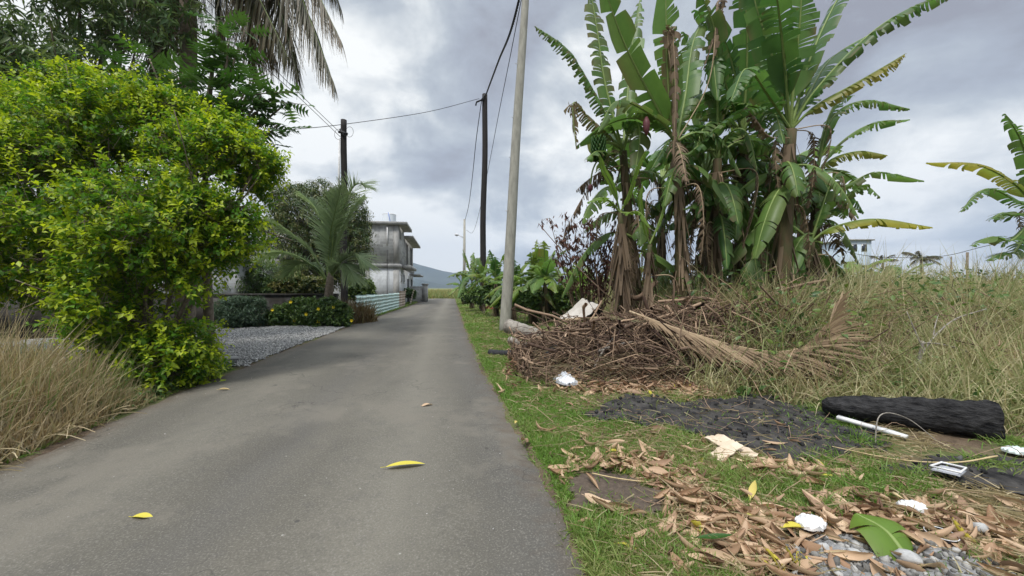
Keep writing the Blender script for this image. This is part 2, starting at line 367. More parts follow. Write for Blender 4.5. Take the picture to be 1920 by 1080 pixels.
BURN2 = GP([(1610, 905), (1700, 868), (1790, 860), (1960, 868), (2020, 900), (1960, 945), (1830, 935), (1740, 905)])
SOIL = GP([(1035, 893), (1120, 885), (1210, 903), (1238, 930), (1225, 978), (1150, 968), (1085, 945)])
ASH = GP([(1460, 1090), (1480, 1010), (1600, 985), (1740, 1000), (1830, 1050), (1880, 1080), (1870, 1160), (1440, 1160)])
M_burn = plain('burnt earth', (.009, .009, .010), (.075, .070, .066), 7, .95, 1, .03, .15, det=12)
softedge(M_burn); patch('burnt_ground', BURN, M_burn, rough=.012); patch('burnt_ground', BURN2, M_burn, rough=.012)
patch('bare_soil', SOIL, softedge(plain('bare soil', (.055, .042, .034), (.11, .085, .065), 30, .95, .8, .01)), rough=.004)
patch('ash_ground', ASH, softedge(plain('ash', (.12, .12, .122), (.30, .30, .30), 25, .95, 1, .02)), rough=.012)
DRIVE = GP([(372, 672), (380, 640), (330, 622), (560, 613.5), (655, 614), (560, 645), (450, 688), (405, 694)])
DRIVE = [(-12, 7.2), (-12, 12.7), (-5.55, 12.9), (-5.2, 11.2), (-4.9, 9), (-4.4, 6.35), (-5.0, 6.2)]
def f(nt, b):
    g = N(nt, 'ShaderNodeNewGeometry').outputs['Position']; v = N(nt, 'ShaderNodeTexVoronoi', _Scale=28.); L(nt, g, v.inputs['Vector'])
    c = mix(nt, noise(nt, g, 1.2, 3), (.27, .27, .265), (.42, .41, .39)); c = mix(nt, ramp(nt, v.outputs['Distance'], ((.3, (0, 0, 0)), (.7, (.8, .8, .8)))), c, (.06, .06, .06))
    L(nt, c, b.inputs['Base Color']); bump(nt, b, v.outputs['Distance'], -.9, .03)
patch('gravel_driveway', DRIVE, mat('gravel', f, .9), .06, .012, .012)
# pebbles on the drive
def rock_tmpl(seed):
    r = np.random.default_rng(seed); V = []; 
    for i, ph in enumerate((-1.2, -.5, .3, 1.1)):
        for j in range(6):
            a = j/6*6.283+i*.4; q = 1+.25*r.normal(); V.append([math.cos(ph)*math.cos(a)*q, math.cos(ph)*math.sin(a)*q*.8, math.sin(ph)*.6])
    return np.array(V)*.5, [[(i*6+j), i*6+(j+1) % 6, (i+1)*6+(j+1) % 6, (i+1)*6+j] for i in range(3) for j in range(6)]+[[18, 19, 20, 21], [18, 21, 22, 23], [3, 2, 1, 0], [5, 4, 3, 0]]
def rocks(mb, x, y, sc, z=None, seeds=5):
    n = len(x); ids = R.integers(0, seeds, n)
    for s in range(seeds):
        k = np.where(ids == s)[0]
        if not len(k): continue
        tv, tq = rock_tmpl(s); a = R.normal(size=(len(k), 3)); M = frames(a, R.normal(size=(len(k), 3)))
        zz_ = (zt(x[k], y[k]) if z is None else z[k])
        batch(mb, tv, tq, np.stack([x[k], y[k], zz_+sc[k]*.15], -1), M, sc[k], np.stack([R.random(len(k))]*3, -1))
M_stone = mat('stones', lambda nt, b: (L(nt, mix(nt, lcs(nt)[0], (.14, .14, .138), (.52, .51, .49)), b.inputs['Base Color']), bump(nt, b, noise(nt, oc(nt), 60, 4), .5, .01)), .9)
x = R.uniform(-9.5, -4.3, 26000); y = R.uniform(6.3, 12.8, 26000); k = inside(x, y, DRIVE); x, y = x[k], y[k]
mb = MB(); rocks(mb, x, y, R.uniform(.015, .045, len(x)), z=zt(x, y)+.016)
tag(mb.build('gravel', M_stone), 'loose grey gravel covering the driveway beside the road', 'gravel', kind='stuff')
# ---------------------------------------------------------------- mountains
def mountain(name, ridge, dist, m, depth):
    pts = np.array([P(px, py, dist) for px, py in ridge]); xs = np.linspace(pts[0, 0], pts[-1, 0], 240)
    hz = np.interp(xs, pts[:, 0], pts[:, 2]); t = np.linspace(-1, 1, 50)
    X, T = np.meshgrid(xs, t, indexing='ij'); prof = (1-np.abs(T))**1.15
    r = np.zeros_like(X)
    for i in range(1, 7): r += np.sin(X*.004*1.9**i+T*3*i+i*i)*np.cos(T*2.1*1.7**i+X*.002*i)/1.6**i
    Z = (hz[:, None])*prof*(1+.10*r*np.abs(T)**.5)-3
    q = MB(); q.add(np.stack([X, dist+T*depth, Z], -1).reshape(-1, 3), grid_faces(240, 50)[:, ::-1])
    return tag(q.build(name, m, smooth=True), kind='structure')
M_mt = plain('mountain scrub', (.018, .032, .026), (.05, .065, .045), .012, .95, .5, 4)
mountain('mountain', [(300, 545), (420, 505), (600, 478), (700, 474), (760, 487), (790, 496), (830, 507), (858, 512), (900, 528), (940, 545)], 2100, M_mt, 500)
mountain('mountain', [(700, 545), (800, 520), (850, 511), (900, 506), (960, 508), (1050, 516), (1150, 530), (1240, 545)], 2350, M_mt, 300)
mountain('hill', [(640, 545), (720, 528), (790, 524), (830, 533), (880, 539), (960, 537), (1100, 541), (1200, 545)], 1400, M_mt, 200)
# ---------------------------------------------------------------- house of unpainted blocks
def blockmat(name, c0, c1, mortar, sc, stain=.6):
    def f(nt, b):
        v = oc(nt); s = N(nt, 'ShaderNodeSeparateXYZ'); L(nt, v, s.inputs[0]); c = N(nt, 'ShaderNodeCombineXYZ')
        L(nt, mth(nt, 'ADD', s.outputs[0], s.outputs[1]), c.inputs[0]); L(nt, s.outputs[2], c.inputs[1])
        br = N(nt, 'ShaderNodeTexBrick', _Scale=1.0, _Mortar_Size=.012, _Brick_Width=.42, _Row_Height=.21, _Bias=-.1)
        L(nt, c.outputs[0], br.inputs['Vector']); br.inputs['Color1'].default_value = (*c0, 1); br.inputs['Color2'].default_value = (*c1, 1); br.inputs['Mortar'].default_value = (*mortar, 1)
        n = noise(nt, vmth(nt, 'MULTIPLY', v, (1, 1, .5)).outputs[0], 2.6, 8, .7)
        k = mix(nt, mth(nt, 'MULTIPLY', ramp(nt, n, ((.48, (0, 0, 0)), (.66, (1, 1, 1)))), stain), br.outputs[0], (.13, .13, .13))
        L(nt, k, b.inputs['Base Color']); bump(nt, b, br.outputs['Fac'], -.4, .01)
    return mat(name, f, .9, .15)
M_blk = blockmat('grey concrete blocks', (.32, .32, .315), (.54, .54, .53), (.50, .50, .49), 1, .34)
M_wash = blockmat('white washed blocks', (.56, .58, .60), (.64, .66, .67), (.56, .57, .58), 1, .38)
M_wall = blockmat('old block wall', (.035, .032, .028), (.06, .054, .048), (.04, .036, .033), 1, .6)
M_cast = plain('weathered cast concrete', (.20, .20, .195), (.42, .415, .40), 2.5, .9, .5, .01, .2, (1, 1, .5))
M_glass = plain('dark window glass', (.015, .02, .03), (.03, .035, .05), 1, .15, 0, .001, .5)
M_open = plain('dark opening', (.012, .012, .012), (.02, .02, .02), 1, .9, 0)
c0 = np.array([-8.1, 27.5]); ud = unit(np.array([-.166, 1.])); fd = unit(np.array([-1, -.166]))
hm = np.array([[-fd[0], ud[0], 0], [-fd[1], ud[1], 0], [0, 0, 1]])       # local x = to the right along the front, y = back along the road
HM = (hm, (c0[0], c0[1], 0))
h = thing('house', 'two storey house of bare grey blocks with whitewashed ground floor and flat slab roofs', 'house', (c0[0], c0[1], 0)); h.rotation_euler = (0, 0, math.atan2(-fd[1], -fd[0]))
def hb(name, boxes, m, par=None):                 # boxes in the house's own axes
    q = MB()
    for bx in boxes: q.box(*bx)
    o = q.build(name, m); o.parent = par or h; return o
Z1, Z2, Z3 = 2.75, 3.02, 5.78
hb('ground_floor_wall', [((-9.4, 0, -.1), (0, 11.6, Z1))], M_wash)
up_ = hb('upper_wall', [((-9.4, 0, Z2), (0, 3.5, Z3)), ((-9.4, 3.5, Z2), (0, 11.6, 5.35))], M_blk)
for bx in (((-.34, -.02, -.1), (.03, .34, Z1)), ((-.34, -.02, Z2), (.03, .34, Z3)), ((-2.2, -.025, -.1), (-1.95, .1, Z1))): hb('column', [bx], M_cast)
hb('floor_slab', [((-9.5, -.10, Z1), (.12, 11.7, Z2)), ((.12, 1.0, Z1+.02), (.75, 6.5, Z2-.02)), ((.12, 6.7, Z1-.35), (1.0, 12, Z1-.22))], M_cast)
hb('roof_slab', [((-9.7, -.22, Z3), (.62, 3.6, Z3+.22)), ((-9.7, 3.61, 5.35), (.72, 12.0, 5.52))], M_cast)
for (x0, x1) in ((-4.35, -3.3), (-3.05, -2.25)):
    w = hb('window', [((x0-.06, -.07, 2.62), (x1+.06, .05, 2.69)), ((x0-.06, -.07, 1.98), (x1+.06, .05, 2.05)), ((x0-.06, -.06, 2.05), (x0, .05, 2.62)), ((x1, -.06, 2.05), (x1+.06, .05, 2.62))], M_white)
    hb('pane', [((x0, -.03, 2.05), (x1, .04, 2.62))], M_glass, w); hb('louvre', [((x0, -.055, 2.05+k*.14), (x1, -.035, 2.07+k*.14)) for k in range(1, 4)], M_metal, w)
for (y0, y1, z0, z1) in ((5.2, 6.1, 3.35, 5.0), (8.6, 9.9, 3.05, 5.0), (1.0, 1.35, 5.0, 5.35)):
    w = hb('window', [((-.02, y0-.08, z0-.08), (.05, y0, z1+.08)), ((-.02, y1, z0-.08), (.05, y1+.08, z1+.08)), ((-.02, y0, z1), (.05, y1, z1+.08)), ((-.02, y0, z0-.08), (.05, y1, z0))], M_cast)
    hb('pane', [((-.02, y0, z0), (.02, y1, z1))], M_open, w)
for (y0, y1, z0, z1) in ((1.4, 1.9, 1.75, 2.3), (3.0, 3.7, 1.75, 2.3)):
    w = hb('window', [((-.02, y0-.08, z0-.08), (.05, y0, z1+.08)), ((-.02, y1, z0-.08), (.05, y1+.08, z1+.08)), ((-.02, y0, z1), (.05, y1, z1+.08)), ((-.02, y0, z0-.08), (.05, y1, z0))], M_white)
    hb('pane', [((-.02, y0, z0), (.02, y1, z1))], M_glass, w)
for y0 in (6.1, 9.6): hb('door', [((-.02, y0, 0), (.03, y0+1.0, 2.1))], M_open)
q = MB(); q.tube([(-.75, -.10, 5.6), (-.75, -.10, 4.3)], .045, 8); o = q.build('drain_pipe', M_white); o.parent = h
q = MB(); q.tube([(-.75, -.12, 4.0), (-.75, -.12, 2.7), (-.75, -.12, .9)], .018, 6); q.box((-.85, -.06, .8), (-.1, -.03, .84)); o = q.build('cable_run', M_cable); o.parent = h
# water tank on the roof
def on_house(x, y, z): v = hm @ np.array([x, y, z])+np.array([c0[0], c0[1], 0]); return v
tb = on_house(-.95, 2.2, Z3+.22); t = thing('water_tank', 'ribbed white plastic water tank standing on the flat roof of the grey house', 'water tank', tb)
zz_ = []; rr = []
for k in range(9): zz_ += [k*.105, k*.105+.05]; rr += [.52, .49]
q = MB(); q.tube([tb+np.array([0, 0, z]) for z in zz_], rr, 28); q.build('barrel', mat('tank plastic', lambda nt, b: b.inputs['Base Color'].__setattr__('default_value', (.74, .79, .84, 1)), .5), t, True)
q = MB(); q.tube([tb+np.array([0, 0, z]) for z in (.895, .94, .97, 1.0)], [.52, .45, .25, .24], 28); q.build('lid', M_white, t, True)
q = MB(); q.tube([tb+np.array(v) for v in ((.1, -.56, .98), (.2, -.55, .5), (.32, -.55, .0))], .02, 6); q.build('inlet_pipe', mat('blue pipe', lambda nt, b: b.inputs['Base Color'].__setattr__('default_value', (.12, .22, .6, 1)), .5), t)
# pale low house far left behind the hedge
hx = np.array([-17., 14.5, 0]); o2 = thing('house', 'low pale house glimpsed through the yellow green hedge at the far left', 'house', hx)
q = MB(); q.box((-24, 14.5, 0), (-10.5, 20, 2.6)); q.build('wall', M_wash, o2); q = MB(); q.box((-24.4, 14.1, 2.6), (-10.1, 20.4, 2.78)); q.build('roof', M_cast, o2)
for x0 in (-22, -18.6, -15.5, -12.6):
    q = MB(); q.box((x0-.08, 14.42, .9), (x0+1.28, 14.5, 2.1)); fr = q.build('window', M_metal, o2); q = MB(); q.box((x0, 14.39, .98), (x0+1.2, 14.42, 2.02)); q.build('pane', M_glass, fr)
q = MB(); q.box((-20.1, 14.3, 1.1), (-19.3, 14.34, 1.9)); tag(q.build('cloth', mat('teal cloth', lambda nt, b: b.inputs['Base Color'].__setattr__('default_value', (.02, .25, .30, 1)), .8), loc=(-19.7, 14.3, 1.1)), 'teal cloth hanging before the pale house behind the hedge', 'cloth')
# distant buildings
def farhouse(px0, px1, py0, d, label, m, depth=8):
    a = P(px0, py0, d); b_ = P(px1, py0, d); o = thing('house', label, 'house', (a[0], d, 0)); q = MB(); q.box((a[0], d, 0), (b_[0], d+depth, a[2])); q.build('wall', m, o)
    q = MB(); q.box((a[0]-.3, d-.3, a[2]), (b_[0]+.3, d+depth+.3, a[2]+.2)); q.build('roof', M_cast, o)
    w = (b_[0]-a[0])
    for k in (.2, .6):
        q = MB(); q.box((a[0]+w*k-.05, d-.04, a[2]-1.75), (a[0]+w*(k+.2)+.05, d, a[2]-.55)); fr = q.build('window', M_white, o); q = MB(); q.box((a[0]+w*k, d-.06, a[2]-1.7), (a[0]+w*(k+.2), d-.04, a[2]-.6)); q.build('pane', M_glass, fr)
farhouse(1588, 1634, 452, 62, 'tall pale blue building in the distance behind the weeds at right', plain('pale blue paint', (.42, .50, .60), (.48, .56, .64), 1, .8, .1))
# walls, gate pillar, fences
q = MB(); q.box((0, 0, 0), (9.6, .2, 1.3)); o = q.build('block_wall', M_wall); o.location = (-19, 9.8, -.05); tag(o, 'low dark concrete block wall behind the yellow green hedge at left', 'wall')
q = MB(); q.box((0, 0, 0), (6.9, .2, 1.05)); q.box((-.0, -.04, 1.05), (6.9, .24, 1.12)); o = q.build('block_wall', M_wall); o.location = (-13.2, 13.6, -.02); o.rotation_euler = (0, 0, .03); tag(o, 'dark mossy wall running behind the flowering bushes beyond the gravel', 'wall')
gp = P(797, 568, 35.5); g_ = thing('gate_pillar', 'square grey gate pillar with cap standing beside the lane past the house', 'pillar', (gp[0], gp[1], 0))
q = MB(); q.box((gp[0]-.22, 35.3, 0), (gp[0]+.22, 35.75, 1.6)); q.build('shaft', M_cast, g_); q = MB(); q.box((gp[0]-.28, 35.24, 1.6), (gp[0]+.28, 35.81, 1.7)); q.build('cap', M_cast, g_)
q = MB(); q.box((gp[0]-3.0, 35.4, 0), (gp[0]-.23, 35.6, 1.45)); tag(q.build("garden_wall", M_blk), 'short grey block wall joined to the gate pillar', 'wall')
def corr(name, a, b_, z0, z1, m, par, lean=0, pitch=.085, amp=.014):
    a = np.array(a); b_ = np.array(b_); zs = np.linspace(z0, z1, int((z1-z0)/pitch*8)); d = b_-a; n = np.array([d[1], -d[0]])/np.linalg.norm(d)
    V = [];
    for k, t in enumerate(np.linspace(0, 1, 9)):
        p = a+d*t; w = amp*np.sin((zs-z0)/pitch*2*math.pi); dz = .012*math.sin(k*1.7+z0*3)
        V.append(np.stack([p[0]+n[0]*(w+lean*zs), p[1]+n[1]*(w+lean*zs), zs+dz], -1))
    V = np.array(V); q = MB(); q.add(V.reshape(-1, 3), grid_faces(9, len(zs)))
    q.add((V+np.array([n[0], n[1], 0])*-.004).reshape(-1, 3), grid_faces(9, len(zs))[:, ::-1]); return q.build(name, m, par, True)
def f(nt, b):
    v = oc(nt); s = N(nt, 'ShaderNodeSeparateXYZ'); L(nt, v, s.inputs[0])
    n = noise(nt, vmth(nt, 'MULTIPLY', v, (1, 1, 6)).outputs[0], 2, 5)
    w = mth(nt, 'SINE', mth(nt, 'MULTIPLY', s.outputs[2], 2*math.pi/.085)); c = mix(nt, mth(nt, 'MULTIPLY_ADD', w, .5, .5), (.30, .50, .46), (.62, .72, .66))
    L(nt, mix(nt, ramp(nt, n, ((.55, (0, 0, 0)), (.75, (.7, .7, .7)))), c, (.36, .27, .19)), b.inputs['Base Color'])
M_teal = mat('faded teal sheet', f, .5, .4)
M_rust = plain('rusty sheet', (.26, .17, .10), (.52, .47, .40), 3, .8, .3, .01, .3, (1, 1, .4))
fp = lambda y, off=.12: np.array([xl(y)-off, y])
fn = thing('sheet_fence', 'low fence of faded teal corrugated sheets beside the lane', 'fence', (*fp(15), 0))
for (ya, yb, zt_) in ((14.6, 17.9, 1.02), (17.85, 21.2, .98), (21.15, 24.4, 1.0)): corr('sheet', fp(ya), fp(yb), .02, zt_, M_teal, fn, pitch=.17, amp=.026)
for y in (14.9, 18, 21.2, 24.2):
    q = MB(); p = fp(y, .2); q.tube([(p[0], p[1], 0), (p[0], p[1], 1.0)], .04, 6); q.build('post', M_bark, fn)
fn = thing('patched_fence', 'patched fence of rusty beige sheets leaning at the end of the teal fence', 'fence', (*fp(25), 0))
corr('sheet', fp(24.5), fp(27.0), .02, 1.10, M_rust, fn, pitch=.17, amp=.026)
corr('sheet', fp(27.2, .3), fp(28.8, .5), .02, 1.2, M_rust, fn, .15, .17, .026); corr('sheet', fp(29.0, .1), fp(31.4, .3), .02, 1.15, M_rust, fn, .25, .17, .026)
# ---------------------------------------------------------------- poles and cables
ZNP = 11.6
pn = thing('concrete_pole', 'pale grey weathered pole leaning at the road verge, nearest of the poles', 'pole', (-.24, ZNP, zt(-.24, ZNP)))
q = MB(); ts = np.linspace(0, 1, 24); q.tube([(-.24+.71*t+.012*math.sin(t*9), ZNP, zt(-.24, ZNP)-.3+11.5*t) for t in ts], .178-.075*ts, 14); q.build('shaft', M_conc, pn, True)
for z in (2.1, 3.6, 5.2, 6.4, 8):
    q = MB(); q.tube([(-.24+.71*z/11.2-.14+.004*z, ZNP-.06, z), (-.24+.71*z/11.2-.2+.004*z, ZNP-.08, z+.01)], .012, 5); q.build('step_bolt', M_metal, pn)
NT = np.array([.44, ZNP, 10.9])
W0 = np.array([-1.77, 22.9, -.05]); W1 = P(910, 178, 22.9)
pw = thing('wooden_pole', 'straight black creosoted pole right of the lane behind the pale leaning pole', 'pole', W0)
q = MB(); ts = np.linspace(0, 1, 30); c = W0+(W1-W0)*ts[:, None]; c[:, 0] += .03*np.sin(ts*11); q.tube(c, .185-.03*ts, 12); q.build('shaft', M_black, pw, True)
q = MB()
q.tube([W1+[-.05, -.18, -.35], W1+[-.5, -.2, -.55], W1+[-.55, -.2, -.75]], .05, 6); q.tube([W1+[0, -.2, -.1], W1+[-.2, -.22, -.4], W1+[-.1, -.2, -.6]], .035, 6); q.build('cable_clamp', M_cable, pw)
L0 = P(645, 612, 16.5); L0[2] = 0; L1 = P(645, 226, 16.5)
pl = thing('wooden_pole', 'black wooden pole at left rising behind the young palm with white conduit', 'pole', L0)
q = MB(); q.tube([L0+(L1-L0)*t+np.array([.015*math.sin(t*12), 0, 0]) for t in ts], .15-.03*ts, 12); q.build('shaft', M_black, pl, True)
q = MB(); q.tube([L1+[-.12, -.14, -.9], L1+[-.15, -.15, -2.5], L1+[-.15, -.16, -3.4]], .045, 8); q.build('conduit', M_white, pl)
q = MB(); q.tube([L1+[-.17, -.1, -.55], L1+[.0, -.16, -.6], L1+[.2, -.1, -.65]], .06, 6); q.tube([L1+[-.1, -.14, -.45], L1+[.1, -.16, -.8]], .05, 6)
for cx_, cz in ((.28, -.55), (-.2, -.65)):
    a = np.linspace(0, 6.28, 18); q.tube(np.stack([L1[0]+cx_+.16*np.cos(a), L1[1]-.1+0*a, L1[2]+cz+.22*np.sin(a)], -1), .008, 4)
q.build('cable_clamp', M_cable, pl)
K0 = P(870, 565, 40); K0[2] = 0; K1 = P(871, 412, 40)
lp = thing('street_lamp', 'distant street lamp on a grey pole with its arm over the lane', 'street lamp', K0)
q = MB(); q.tube([K0, K1], [.17, .11], 10); q.build('pole', M_conc, lp, True)
A0 = P(870, 448, 40); A1 = P(860, 442, 40); q = MB(); q.tube([A0, (A0+A1)/2+[0, 0, .05], A1], .05, 6); q.build('arm', M_metal, lp)
q = MB(); A2 = P(853, 440.5, 40); q.tube([A1, A1+(A2-A1)*.3, A1+(A2-A1)*.8, A2], [.05, .13, .14, .06], 8); q.build('lamp_head', M_metal, lp)
def cable(name, pts, r, label, n=40, twist=0):
    q = MB(); c = bez(pts, n) if len(pts) > 2 else np.linspace(pts[0], pts[1], n)
    if twist:
        for ph in (0, 2.1, 4.2):
            a = np.linspace(0, twist, n)+ph; q.tube(c+np.stack([r*np.cos(a), 0*a, r*np.sin(a)], -1), r, 5)
    else: q.tube(c, r, 6)
    return tag(q.build(name, M_cable, loc=pts[0], smooth=True), label, 'cable')
def fix(o): return o
cable('power_cable', [NT, P(958, 58, 14), P(935, 115, 17.5), P(910, 182, 22.7)], .024, 'thick twisted black cable from the pale pole up to the black pole', 120, 130)
cable('power_cable', [NT+[0, 0, -.1], P(957, 105, 15), P(935, 215, 19), P(915, 320, 25), P(897, 405, 33), P(886, 437, 37), P(874, 432, 40)], .014, 'thin sagging cable from the pale pole down to the distant street lamp', 80)
cable('power_cable', [W1+[-.2, -.2, -.4], P(893, 262, 24), P(886, 330, 28), P(879, 385, 35), P(872, 414, 40)], .022, 'cable dropping close beside the black pole towards the street lamp', 60)
cable('power_cable', [W1+[-.35, -.2, -.35], P(800, 211, 20.5), P(645, 234, 16.9), P(530, 245, 14.8), P(380, 256, 12.6)], .014, 'thin wire crossing over the lane between the two black poles', 60)
cable('service_wire', [L1+[-.1, -.1, -.6], P(560, 175, 14), P(480, 95, 11.5), P(330, -60, 9)], .011, 'upper of two service wires running from the left black pole into the palm')
cable('service_wire', [L1+[-.12, -.1, -.75], P(560, 183, 14), P(475, 107, 11.5), P(320, -45, 9)], .011, 'lower of two service wires running from the left black pole into the palm')
cable('fence_wire', [P(1555, 466, 40), P(1640, 482, 40), P(1760, 482, 40), P(1850, 462, 40), P(1960, 440, 40)], .03, 'sagging wire strung across the sky beyond the weeds at right')
for px, d, lb in ((1813, 20, 'right'), (1783, 22, 'left')):
    a = P(px, 474 if lb == 'right' else 482, d); q = MB(); q.tube([(a[0], d, 0), (a[0]+.02, d, a[2])], .055 if lb == 'right' else .035, 6)
    tag(q.build('fence_post', M_bark, loc=(a[0], d, 0)), 'thicker dark fence post standing above the weeds' if lb == 'right' else 'thinner fence post just left of the dark one above the weeds', 'fence post')
#VEG
# ---------------------------------------------------------------- leafy crowns
def shoot_cloud(mb, blobs, n, L0, k, tmpl, ls, out=.5, up=.25, inner=.2, young=1.0, droop=0., seed=0, whorl=False, wood=None, keep=None, rad=.9):
    blobs = np.array(blobs, float); w = blobs[:, 3]**2; bi = R.choice(len(blobs), n, p=w/w.sum())
    d = unit(R.normal(size=(n, 3))); rr = np.where(R.random(n) < inner, R.random(n)**.5*.8, R.uniform(.82, 1.05, n))
    c = blobs[bi]; pos = c[:, :3]+d*(c[:, 3]*rr)[:, None]*np.array([1, 1, rad])
    ok = np.ones(n, bool)
    for b in blobs:                                   # drop what lies deep inside another lobe
        q = np.linalg.norm((pos-b[:3])/np.array([1, 1, rad]), axis=1)/b[3]; ok &= ~((q < .72) & (R.random(n) > inner))
    ok &= pos[:, 2] > .04+zt(pos[:, 0], pos[:, 1])
    if keep is not None: ok &= keep(pos)
    pos, d = pos[ok], d[ok]; n = len(pos)
    sd = unit(d*out+R.normal(size=(n, 3))*.45+np.array([0, 0, up])); sl = L0*R.uniform(.5, 1.3, n)
    t = np.linspace(.15, 1, k)
    p = pos[:, None]+sd[:, None]*(sl[:, None]*t)[..., None]; p[..., 2] -= droop*sl[:, None]*t**2
    ph = (np.arange(k)*2.4)[None]+R.uniform(0, 6.28, n)[:, None]
    u = unit(np.cross(sd, np.array([.1, .2, 1.]))); v = np.cross(sd, u)
    rad_ = u[:, None]*np.cos(ph)[..., None]+v[:, None]*np.sin(ph)[..., None]
    ax = unit(rad_*(.9 if not whorl else 1.)+sd[:, None]*(.55 if not whorl else .25)+np.array([0, 0, -droop])+R.normal(size=(n, k, 3))*.15)
    nr = unit(np.array([0, 0, 1.])+R.normal(size=(n, k, 3))*.35+sd[:, None]*.3)
    tint = np.clip(R.random(n)[:, None]*.6+R.random((n, k))*.4, 0, 1)
    yng = np.clip(R.normal(.0, .36, n)[:, None]+(t**2.0)[None]*1.1-.10, 0, 1)*young
    C = np.stack([tint, np.broadcast_to(yng, (n, k)), np.zeros((n, k))], -1).reshape(-1, 3)
    sc = (ls*R.uniform(.65, 1.2, (n, k))*(1-.35*(t > .9))[None]).ravel()
    batch(mb, tmpl[0], tmpl[1], p.reshape(-1, 3), frames(ax.reshape(-1, 3), nr.reshape(-1, 3)), sc, C)
    if wood is not None:
        sel = R.random(n) < .8; a = pos[sel]-sd[sel]*sl[sel][:, None]*.5; e = p[sel][:, -1]
        mid = (a+e)/2+R.normal(size=a.shape)*.01
        sticks(wood, np.stack([a, mid, e], 1), np.full(len(a), .0035), np.full(len(a), .0015), 3)
    return pos
def limbs(q, root, targets, r0, r1=.008, wig=.12, k=6, fork=.45):
    root = np.array(root, float)
    for t in targets:
        t = np.array(t, float)[:3]; a = root+(t-root)*.5+np.array([rnd.gauss(0, wig), rnd.gauss(0, wig), rnd.gauss(0, wig)+.1])
        c = bez([root, a, t], 10); q.tube(c, np.linspace(r0, r1, 10), k)
        for j in range(3):
            s_ = c[rnd.randint(4, 8)]; e = t+np.array([rnd.gauss(0, fork), rnd.gauss(0, fork), rnd.gauss(0, fork)]); q.tube(bez([s_, (s_+e)/2+rnd.gauss(0, .05), e], 6), np.linspace(r0*.4, r1*.6, 6), 4)
T_dur = leaf_tmpl(.52, .3, .12, 2); T_mango = leaf_tmpl(.22, .3, .35, 4); T_oval = leaf_tmpl(.48, .25, .2, 4); T_small = leaf_tmpl(.42, .2, .1, 2)
def pb(px, py, d, rpx): p = P(px, py, d); return (*p, rpx/F*d)
def lumpy(blobs, k, r, jit, seed=3):
    out = []
    for b in blobs:
        for d in unit(R.normal(size=(k, 3))): c = np.array(b[:3])+d*b[3]*R.uniform(.72, .98); out.append((*c, r*R.uniform(.6, 1.3)*min(1, .4+b[3]*.7)))
    return out
def voids(p, k=2.6, th=-.35):
    x, y, z = p[:, 0]*k, p[:, 1]*k, p[:, 2]*k*1.5
    return (np.sin(x+1.3*np.sin(y*.9+z*.5))*np.sin(z*1.1+1.1*np.sin(x*.8))+.5*np.sin(x*2.3+y*1.7)*np.sin(z*2.6-y)) > th
# golden duranta
du = thing('duranta_bush', 'huge yellow green leafy bush bulging over the left edge of the lane', 'bush', (-4.9, 5.3, 0))
B = [pb(395, 305, 5.6, 105), pb(330, 430, 5.2, 135), pb(300, 560, 5.1, 115), pb(335, 670, 5.0, 58), pb(290, 715, 4.85, 36), pb(250, 690, 4.8, 30), pb(200, 270, 5.9, 125), pb(160, 410, 5.5, 135), pb(500, 310, 5.5, 35), pb(510, 270, 5.6, 22), pb(330, 170, 6, 40), pb(170, 160, 6.2, 45),
     pb(40, 350, 5.9, 150), pb(70, 470, 5.7, 85), pb(-100, 400, 5.9, 190), pb(60, 515, 6.0, 50), pb(130, 520, 5.8, 45), pb(210, 560, 5.5, 50), pb(440, 400, 5.4, 65), pb(460, 290, 5.6, 55), pb(250, 230, 6.1, 95), pb(120, 230, 6.3, 80), pb(-220, 520, 5.6, 120), pb(385, 700, 5.35, 32), pb(400, 500, 5.3, 50), pb(480, 340, 5.5, 40), pb(350, 210, 5.9, 40), pb(455, 240, 5.8, 30)]
B = [(b[0]-.20, b[1], b[2]-(.16 if b[2] > 2.2 else 0), b[3]*.88) for b in B]; B0 = B; B = lumpy(B0, 20, .24, .16); q = MB(); wd = MB(); shoot_cloud(q, B, 17000, .22, 10, T_dur, .088, .95, .12, .25, 1.0, .05, wood=wd, rad=.62, keep=voids)
shoot_cloud(q, B0, 4200, .38, 15, T_dur, .082, 1.0, .45, .0, 1.0, .10, wood=wd, keep=lambda p: voids(p, 2.6, -.2)); shoot_cloud(q, B0, 260, .70, 26, T_dur, .06, .9, .8, .0, 1.3, .10, wood=wd, keep=lambda p: p[:, 2] > 2.6); shoot_cloud(q, B0, 2600, .25, 10, T_dur, .075, .5, .1, 1, .1, .05, wood=wd, keep=lambda p: voids(p, 2.6, -.3)); B = B0
q.build('foliage', M_dur, du); limbs(wd, (-5.0, 5.35, 0), [b for b in B if b[2] > .6][:14], .035, .01, .12); wd.build('branches', M_bark, du)
# dark mango-like tree behind, upper left
tr = thing('mango_tree', 'dark tree with long drooping leaves filling the top left corner', 'tree', (-9.0, 8.2, 0))
B = [pb(40, 60, 7.4, 130), pb(-100, 120, 7.2, 160), pb(150, -30, 7.6, 120), pb(230, 40, 7.8, 60), pb(-60, -60, 7.6, 160), pb(120, 130, 7.4, 70), pb(60, 160, 7.2, 75), pb(0, 230, 7, 90), pb(240, -60, 7.8, 80), pb(-150, 280, 7, 120)]
q = MB(); wd = MB(); shoot_cloud(q, lumpy(B, 9, .45, .1), 2600, .3, 10, T_mango, .21, .5, .0, .3, .5, .35, wood=wd, whorl=True); q.build('foliage', leafmat('long leaf', (.07, .14, .05), (.15, .23, .10), (.22, .24, .07), .42, .35), tr)
limbs(wd, (-9.0, 8.2, 2.6), [b[:3] for b in B], .09, .015, .2); wd.build('branches', M_bark, tr)
